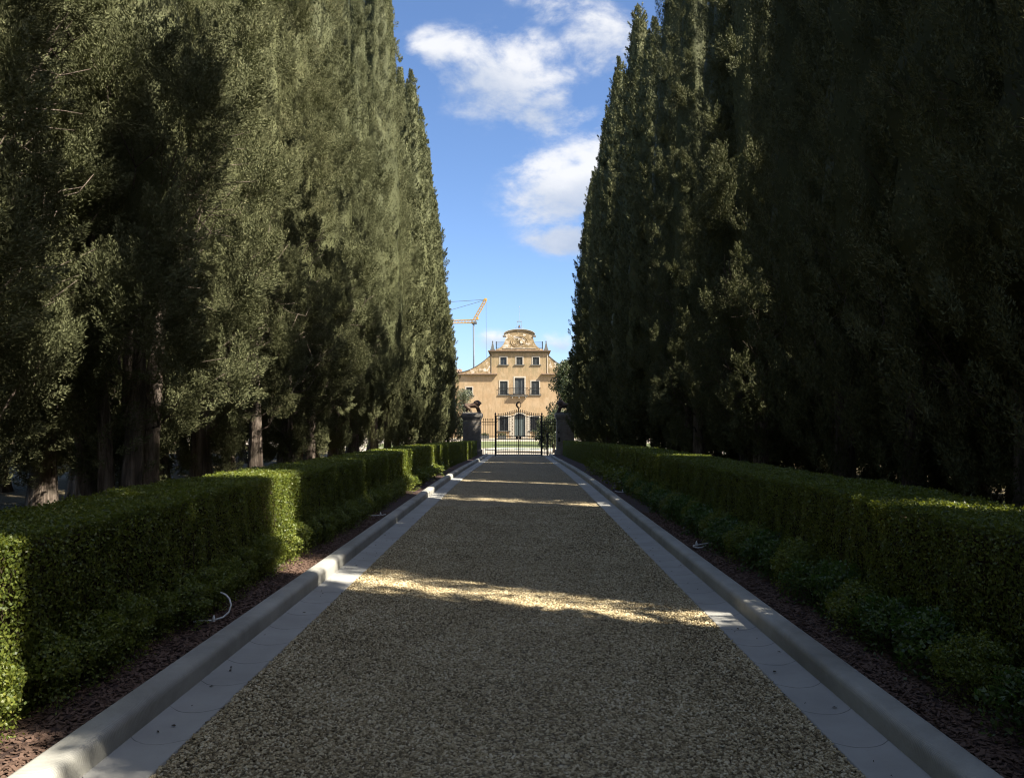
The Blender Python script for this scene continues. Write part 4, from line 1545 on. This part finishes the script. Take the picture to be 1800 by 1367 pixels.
        MB().add([(xi, 0, 10.06), (xo, 0, 10.06), (xo, 7, 11.3), (xi, 7, 11.3), (xi, 14, 10.06), (xo, 14, 10.06)], [(0, 1, 2, 3), (3, 2, 5, 4), (0, 3, 4), (1, 5, 2)]).obj('roof', 'roof_tile', V)
    # main cornice
    cn = MB()
    for i, (ov, z0, z1) in enumerate(((0.10, 13.30, 13.42), (0.24, 13.422, 13.54), (0.42, 13.542, 13.64))):
        cn.box(-4.46 - ov, 4.48 + ov, -ov, 8.0 + ov, z0, z1)
    cno = cn.obj('cornice', 'eave_wood', V)
    MB().box(-4.94, 4.96, -0.48, 8.45, 13.644, 13.72).obj('tile_edge', 'roof_tile', cno)
    # curved gable
    g = []
    for i in range(13):
        q = i / 12
        a = q * math.pi / 2
        g.append((3.75 - 1.60 * math.sin(a) ** 0.9, 13.95 + 2.1 * (1 - math.cos(a)) ** 0.9))
    right = [(3.75, 13.72)] + g
    top = [(2.40 * math.cos(a), 16.09 + 0.80 * math.sin(a)) for a in [math.pi * i / 16 for i in range(1, 16)]]
    outline = right + top + [(-x, z) for x, z in reversed(right)]
    gb = MB().prism(outline, 0.0, 0.5).obj('gable', 'worn_plaster', V)
    cap = MB()
    arc = [(2.42 * math.cos(a), 16.10 + 0.80 * math.sin(a)) for a in [math.pi * i / 20 for i in range(21)]]
    for (xa, za), (xb, zb) in zip(arc[:-1], arc[1:]):
        cap.prism([(xa, za), (xb, zb), (xb * 1.02, zb + 0.16), (xa * 1.02, za + 0.16)], -0.15, 0.6)
    cap.obj('gable_cornice', 'eave_wood', gb)
    cp2 = MB()
    for (xa, za), (xb, zb) in zip(arc[:-1], arc[1:]):
        cp2.prism([(xa * 1.02, za + 0.163), (xb * 1.02, zb + 0.163), (xb * 1.02, zb + 0.23), (xa * 1.02, za + 0.23)], -0.19, 0.62)
    cp2.obj('gable_tiles', 'white_stone', gb)
    for sgn in (-1, 1):
        MB().box(min(sgn * 2.1, sgn * 2.62), max(sgn * 2.1, sgn * 2.62), -0.17, 0.6, 15.90, 16.098).obj('gable_end', 'eave_wood', gb, bevel=0.03)
    # stucco coat of arms in the gable
    rel = MB()
    for (rx, rz_, r) in ((1.32, 0.88, 0.045), (1.05, 0.68, 0.03)):
        rel.tube([(rx * math.cos(a), -0.02, 15.12 + rz_ * math.sin(a)) for a in [2 * math.pi * i / 28 for i in range(29)]], r, 6, False)
    rr = random.Random(4)
    for k in range(16):
        a = rr.uniform(0, 6.28)
        q = rr.uniform(0.15, 0.9)
        rel.lathe((q * 1.0 * math.cos(a), -0.06, 15.12 + q * 0.62 * math.sin(a)), [(0.02, -0.10), (rr.uniform(.06, .13), 0.0), (0.02, 0.10)], 6)
    rel.obj('relief', 'worn_plaster', gb, True)
    MB().box(-2.6, 2.6, -0.07, 0.0, 14.02, 14.12).obj('string_course', 'white_stone', gb)
    # pinnacles and roof railing
    for sgn in (-1, 1):
        x = sgn * 4.22
        pn = MB().box(x - 0.36, x + 0.36, 0.0, 0.7, 13.72, 13.98).obj('pinnacle', 'sill_stone', V, bevel=0.03)
        pb = MB()
        vs = [(x - 0.28, 0.07, 13.98), (x + 0.28, 0.07, 13.98), (x + 0.28, 0.63, 13.98), (x - 0.28, 0.63, 13.98),
              (x - 0.06, 0.29, 15.05), (x + 0.06, 0.29, 15.05), (x + 0.06, 0.41, 15.05), (x - 0.06, 0.41, 15.05)]
        pb.add(vs, [(0, 3, 2, 1), (4, 5, 6, 7), (0, 1, 5, 4), (1, 2, 6, 5), (2, 3, 7, 6), (3, 0, 4, 7)])
        pb.lathe((x, 0.35, 15.05), [(0.04, 0), (0.10, 0.08), (0.10, 0.16), (0.02, 0.26)], 8)
        pb.obj('obelisk', 'sill_stone', pn)
        rg = MB()
        rg.tube([(sgn * 3.66, 0.9, 15.15), (sgn * 1.9, 0.9, 15.15)], 0.018, 5)
        rg.tube([(sgn * 3.66, 0.9, 14.2), (sgn * 1.9, 0.9, 14.2)], 0.018, 5)
        ro = rg.obj('roof_railing', 'iron', V)
        MB().box(sgn * 3.66 - 0.07, sgn * 3.66 + 0.07, 0.83, 0.97, 13.72, 15.25).obj('railing_post', 'iron', ro)
        for k in range(10):
            xx = sgn * (3.5 - k * 0.165)
            MB().tube([(xx, 0.9, 13.72), (xx, 0.9, 15.15)], 0.014, 5).obj('railing_bar', 'iron', ro)
    # iron bell cage and lightning rod
    lc = MB()
    for sgn in (-1, 1):
        for y in (0.1, 0.5):
            lc.tube([(sgn * 0.40, y, 16.95), (sgn * 0.36, y, 17.6), (sgn * 0.30, y, 18.35)], 0.035, 6)
        lc.tube([(sgn * 0.40, 0.3, 16.95), (sgn * 0.72, 0.3, 17.05), (sgn * 0.62, 0.3, 17.35), (sgn * 0.42, 0.3, 17.5)], 0.022, 5)
        lc.tube([(sgn * 0.7, 0.3, 16.9), (sgn * 1.05, 0.3, 16.95), (sgn * 0.95, 0.3, 17.15)], 0.02, 5)
    lc.box(-0.40, 0.40, 0.05, 0.55, 18.33, 18.42)
    lo = lc.obj('bell_cage', 'copper_green', V)
    MB().tube([(0, 0.3, 18.42), (0, 0.3, 20.2), (0, 0.3, 20.9)], [0.035, 0.022, 0.012], 6).obj('lightning_rod', 'copper_green', lo)
    MB().lathe((0, 0.3, 20.55), [(0.01, 0), (0.09, 0.10), (0.01, 0.2)], 8).obj('rod_ball', 'copper_green', lo)
    MB().lathe((0, 0.3, 17.35), [(0.22, 0), (0.17, 0.12), (0.12, 0.35), (0.03, 0.45)], 10).obj('bell', 'rust_bronze', lo, True)
    # balcony
    sl = MB().box(-1.45, 1.35, -0.52, 0.0, 6.52, 6.66).obj('balcony', 'sill_stone', V, bevel=0.02)
    for x in (-1.1, -0.05, 1.0):
        MB().box(x - 0.09, x + 0.09, -0.42, -0.002, 6.24, 6.518).obj('corbel', 'white_stone', sl, bevel=0.02)
    rb = MB()
    for z in (6.74, 7.84):
        rb.tube([(-1.4, -0.02, z), (-1.4, -0.47, z), (1.3, -0.47, z), (1.3, -0.02, z)], 0.03, 5)
    rb.obj('balcony_rail', 'iron', sl)
    for k in range(22):
        x = -1.4 + 2.7 * k / 21
        MB().tube([(x, -0.47, 6.66), (x + 0.03, -0.53, 7.0), (x, -0.47, 7.4), (x, -0.47, 7.84)], 0.016, 5).obj('balcony_bar', 'iron', sl)
    # rainwater pipes at the corners of the tall middle
    for x in (-4.40, 4.40):
        MB().tube([(x, -0.05, 10.05), (x, -0.05, 13.2)], 0.05, 6).obj('drainpipe', 'eave_wood' if x < 0 else 'white_stone', V)


build_villa()


# ------------------------------------------------------------------ garden between gate and villa
def ellipse_sheet(name, mat, cx, cy, rx, ry, z, n=48, hole=None):
    vs, fs = [], []
    if hole is None:
        vs = [(cx + rx * math.cos(2 * math.pi * i / n), cy + ry * math.sin(2 * math.pi * i / n), z) for i in range(n)]
        fs = [tuple(range(n))]
        me = bpy.data.meshes.new(name)
        me.from_pydata(vs, [], fs)
        return link(name, me, mat)
    for i in range(n):
        a = 2 * math.pi * i / n
        vs.append((cx + rx * math.cos(a), cy + ry * math.sin(a), z))
        vs.append((hole[0] + hole[2] * math.cos(a), hole[1] + hole[3] * math.sin(a), z))
    for i in range(n):
        j = (i + 1) % n
        fs.append((2 * i, 2 * j, 2 * j + 1, 2 * i + 1))
    me = bpy.data.meshes.new(name)
    me.from_pydata(vs, [], fs)
    return link(name, me, mat)


def broad_crown(seed, blobs, count, ll, lw, mat):
    """leafy crown spread over overlapping clumps (x,y,z,r)"""
    rng = np.random.default_rng(seed)
    cs = np.array(blobs, float)
    pr = cs[:, 3] ** 2
    idx = rng.choice(len(cs), count, p=pr / pr.sum())
    p = unit(rng.normal(size=(count, 3)))
    q = 1 - 0.4 * rng.random(count) ** 2 + 0.14 * np.sin(7 * p[:, 0] + idx) * np.sin(6 * p[:, 2] + 2 * idx)
    c = cs[idx, :3] + p * (cs[idx, 3] * q)[:, None]
    nrm = unit(p + rng.normal(size=(count, 3)) * 0.7)
    d = unit(np.cross(nrm, rng.normal(size=(count, 3))) + p * 0.4)
    v, f = leaf_kites(c, d, nrm, ll * (0.6 + 0.8 * rng.random(count)), lw * (0.6 + 0.8 * rng.random(count)))
    me = np_mesh('crown', v, f)
    me.materials.append(MATS[mat])
    return me


def clumps(seed, n, rx, ry, z0, z1, r, taper=0.3):
    rng = np.random.default_rng(seed)
    out = []
    for k in range(n):
        t = rng.random()
        a = rng.random() * 6.28
        s = math.sqrt(rng.random()) * (1 - taper * abs(2 * t - 0.8))
        out.append((math.cos(a) * s * rx, math.sin(a) * s * ry, z0 + t * (z1 - z0), r * (0.7 + 0.6 * rng.random())))
    return out


def leafy_tree(name, lab, cat, loc, blobs, count, ll, lw, mat, trunk_h, tr=0.16, seed=1, group=None):
    t = thing(name, lab, cat, loc, 0.0, group)
    me = broad_crown(seed, blobs, count, ll, lw, mat)
    link('crown', me, None, t)
    mb = MB()
    mb.tube([(0, 0, -0.2), (0.05, 0, trunk_h * 0.5), (0, 0.05, trunk_h)], [tr, tr * 0.75, tr * 0.4], 9)
    rng = random.Random(seed)
    for k in range(9):
        b = Vector(rng.choice(blobs)[:3])
        s = Vector((0, 0, trunk_h * rng.uniform(0.35, 0.9)))
        mb.tube([s, s.lerp(b, 0.5) + Vector((0, 0, 0.15)), b], [tr * 0.35, tr * 0.22, tr * 0.08], 5)
    o = mb.obj('trunk', 'bark', t, True)
    return t


def build_garden():
    z = -0.50
    f = bpy.data.meshes.new('forecourt')
    f.from_pydata([(-60, 55.0, -0.47), (60, 55.0, -0.47), (60, 61, -0.485), (60, VILLA_Y - 0.0, -0.485), (-60, VILLA_Y, -0.485), (-60, 61, -0.485)], [], [(0, 1, 2, 5), (5, 2, 3, 4)])
    kind(link('forecourt', f, 'pale_gravel'), 'structure')
    kind(ellipse_sheet('lawn', 'lawn_grass', 0, 84.0, 16.0, 17.5, -0.478, 64), 'structure')
    # round basin in the middle of the near lawn
    b = thing('fountain_basin', 'low round pale stone basin on the lawn behind the gate', 'basin', (0.1, 68.0, -0.474))
    MB().lathe((0, 0, 0), [(2.9, 0.0), (3.0, 0.02), (2.98, 0.09), (2.92, 0.11), (2.72, 0.11), (2.66, 0.09), (2.66, 0.02)], 40).obj('rim', 'fountain_stone', b, True)
    w = ellipse_sheet('water', 'pool_water', 0, 0, 2.67, 2.67, 0.07, 40)
    w.parent = b
    kind(ellipse_sheet('basin_path', 'pale_gravel', 0.1, 67.5, 5.2, 7.0, -0.4735, 56), 'structure')
    # dark planters along the villa front
    for i, (x, lab) in enumerate(((-5.1, 'dark planter with clipped plant below the villa wing'), (-2.55, 'dark planter with clipped plant below the barred window'), (2.9, 'dark planter with pale flowers right of the villa door'))):
        t = thing('planter', lab, 'planter', (x, 118.0, -0.485), 0, 'planters along the villa front')
        MB().box(-0.62, 0.62, -0.3, 0.3, 0.0, 0.5).obj('trough', 'sill_stone', t, bevel=0.03)
        link('plant', broad_crown(300 + i, [(-0.4, 0, 0.6, 0.24), (0, 0, 0.66, 0.28), (0.4, 0, 0.6, 0.24)], 500, 0.12, 0.08, 'olive_leaves' if i == 2 else 'magnolia_leaves'), None, t)
    # magnolia right of the gate and its lower neighbour
    leafy_tree('magnolia_tree', 'big glossy magnolia rising behind the right lion', 'tree', (5.0, 80.0, -0.48), clumps(401, 70, 1.95, 2.0, 1.2, 8.2, 0.72, 0.5), 24000, 0.20, 0.10, 'magnolia_leaves', 5.5, 0.17, 41)
    leafy_tree('magnolia_bush', 'dark magnolia bush behind the right gate leaf', 'bush', (2.65, 61.5, -0.48), clumps(402, 46, 1.35, 1.2, 0.6, 3.0, 0.46, 0.35), 16000, 0.15, 0.075, 'magnolia_leaves', 2.0, 0.09, 42)
    leafy_tree('oak_tree', 'distant round tree showing past the right end of the villa', 'tree', (9.4, 134.0, -0.48), clumps(403, 34, 2.2, 2.2, 4.5, 12.4, 1.15, 0.4), 7000, 0.42, 0.28, 'magnolia_leaves', 9.0, 0.3, 43)
    leafy_tree('olive_tree', 'grey green olive tree behind the left pillar', 'tree', (-5.55, 80.0, -0.48), clumps(404, 30, 0.95, 1.0, 0.9, 5.4, 0.5, 0.4), 8000, 0.17, 0.06, 'olive_leaves', 4.2, 0.13, 44)
    for i, (x, y, r, h) in enumerate(((-13, 100, 2.2, 6.0), (13, 96, 2.6, 7.0), (-20, 110, 3, 8), (21, 108, 3, 8))):
        leafy_tree('garden_tree', 'leafy garden tree beside the forecourt, %s from the gate' % ORD[i], 'tree', (x, y, -0.48), clumps(410 + i, 26, r * 0.8, r * 0.8, 1.5, h, r * 0.42, 0.4), 5000, 0.32, 0.2, 'olive_leaves', h * 0.6, 0.2, 50 + i, 'garden trees beside the forecourt')


build_garden()


# ------------------------------------------------------------------ crane behind the villa
def build_crane():
    C = thing('tower_crane', 'yellow folding tower crane on a pale mast behind the villa', 'crane', (-10.45, 181.0, -0.48))
    k = 181.0 / 1400.0
    top = (745 - 566) * k + 2.23

    def lattice(name, p0, p1, w, bays, r, mat, parent):
        mb = MB()
        p0, p1 = Vector(p0), Vector(p1)
        d = (p1 - p0).normalized()
        u = d.cross(Vector((0, 1, 0))).normalized() * w
        v = Vector((0, 1, 0)) * w
        cs = [u + v, u - v, -u - v, -u + v]
        for c in cs:
            mb.tube([p0 + c, p1 + c], r, 5)
        for i in range(bays):
            a, b = p0.lerp(p1, i / bays), p0.lerp(p1, (i + 1) / bays)
            for j in range(4):
                mb.tube([a + cs[j], b + cs[(j + 1) % 4]], r * 0.6, 4)
                mb.tube([a + cs[(j + 1) % 4], b + cs[j]], r * 0.6, 4)
        return mb.obj(name, mat, parent)

    MB().tube([(0.25, 0, 0), (0, 0, top)], 0.20, 8).obj('mast', 'crane_grey', C, True)
    lattice('jib', (-14.0, 0, top - 0.15), (0.0, 0, top + 0.22), 0.34, 18, 0.07, 'crane_yellow', C)
    lattice('boom', (0.05, 0, top + 0.3), (2.75, 0, top + 5.15), 0.28, 8, 0.08, 'crane_yellow', C)
    MB().box(2.45, 3.05, -0.3, 0.3, top + 5.0, top + 5.45).obj('boom_head', 'crane_yellow', C, bevel=0.05)
    MB().box(-0.45, 0.75, -0.35, 0.35, top - 0.42, top + 0.12).obj('slewing_head', 'sill_stone', C, bevel=0.06)
    MB().box(0.55, 1.15, -0.25, 0.25, top + 0.55, top + 1.1).obj('hydraulic_ram', 'crane_yellow', C, bevel=0.05)
    MB().tube([(2.6, 0, top + 5.2), (-14, 0, top + 4.15)], 0.055, 5).obj('tie_cable', 'crane_grey', C)
    MB().tube([(2.6, 0, top + 5.1), (-6, 0, top + 2.6)], 0.055, 5).obj('tie_cable', 'crane_grey', C)
    MB().tube([(2.85, 0, top + 5.0), (3.05, 0, 3.0)], 0.035, 5).obj('hoist_cable', 'crane_grey', C)
    MB().lathe((3.05, 0, 2.4), [(0.05, 0), (0.2, 0.15), (0.2, 0.5), (0.06, 0.65)], 8).obj('hook_block', 'crane_yellow', C)


build_crane()
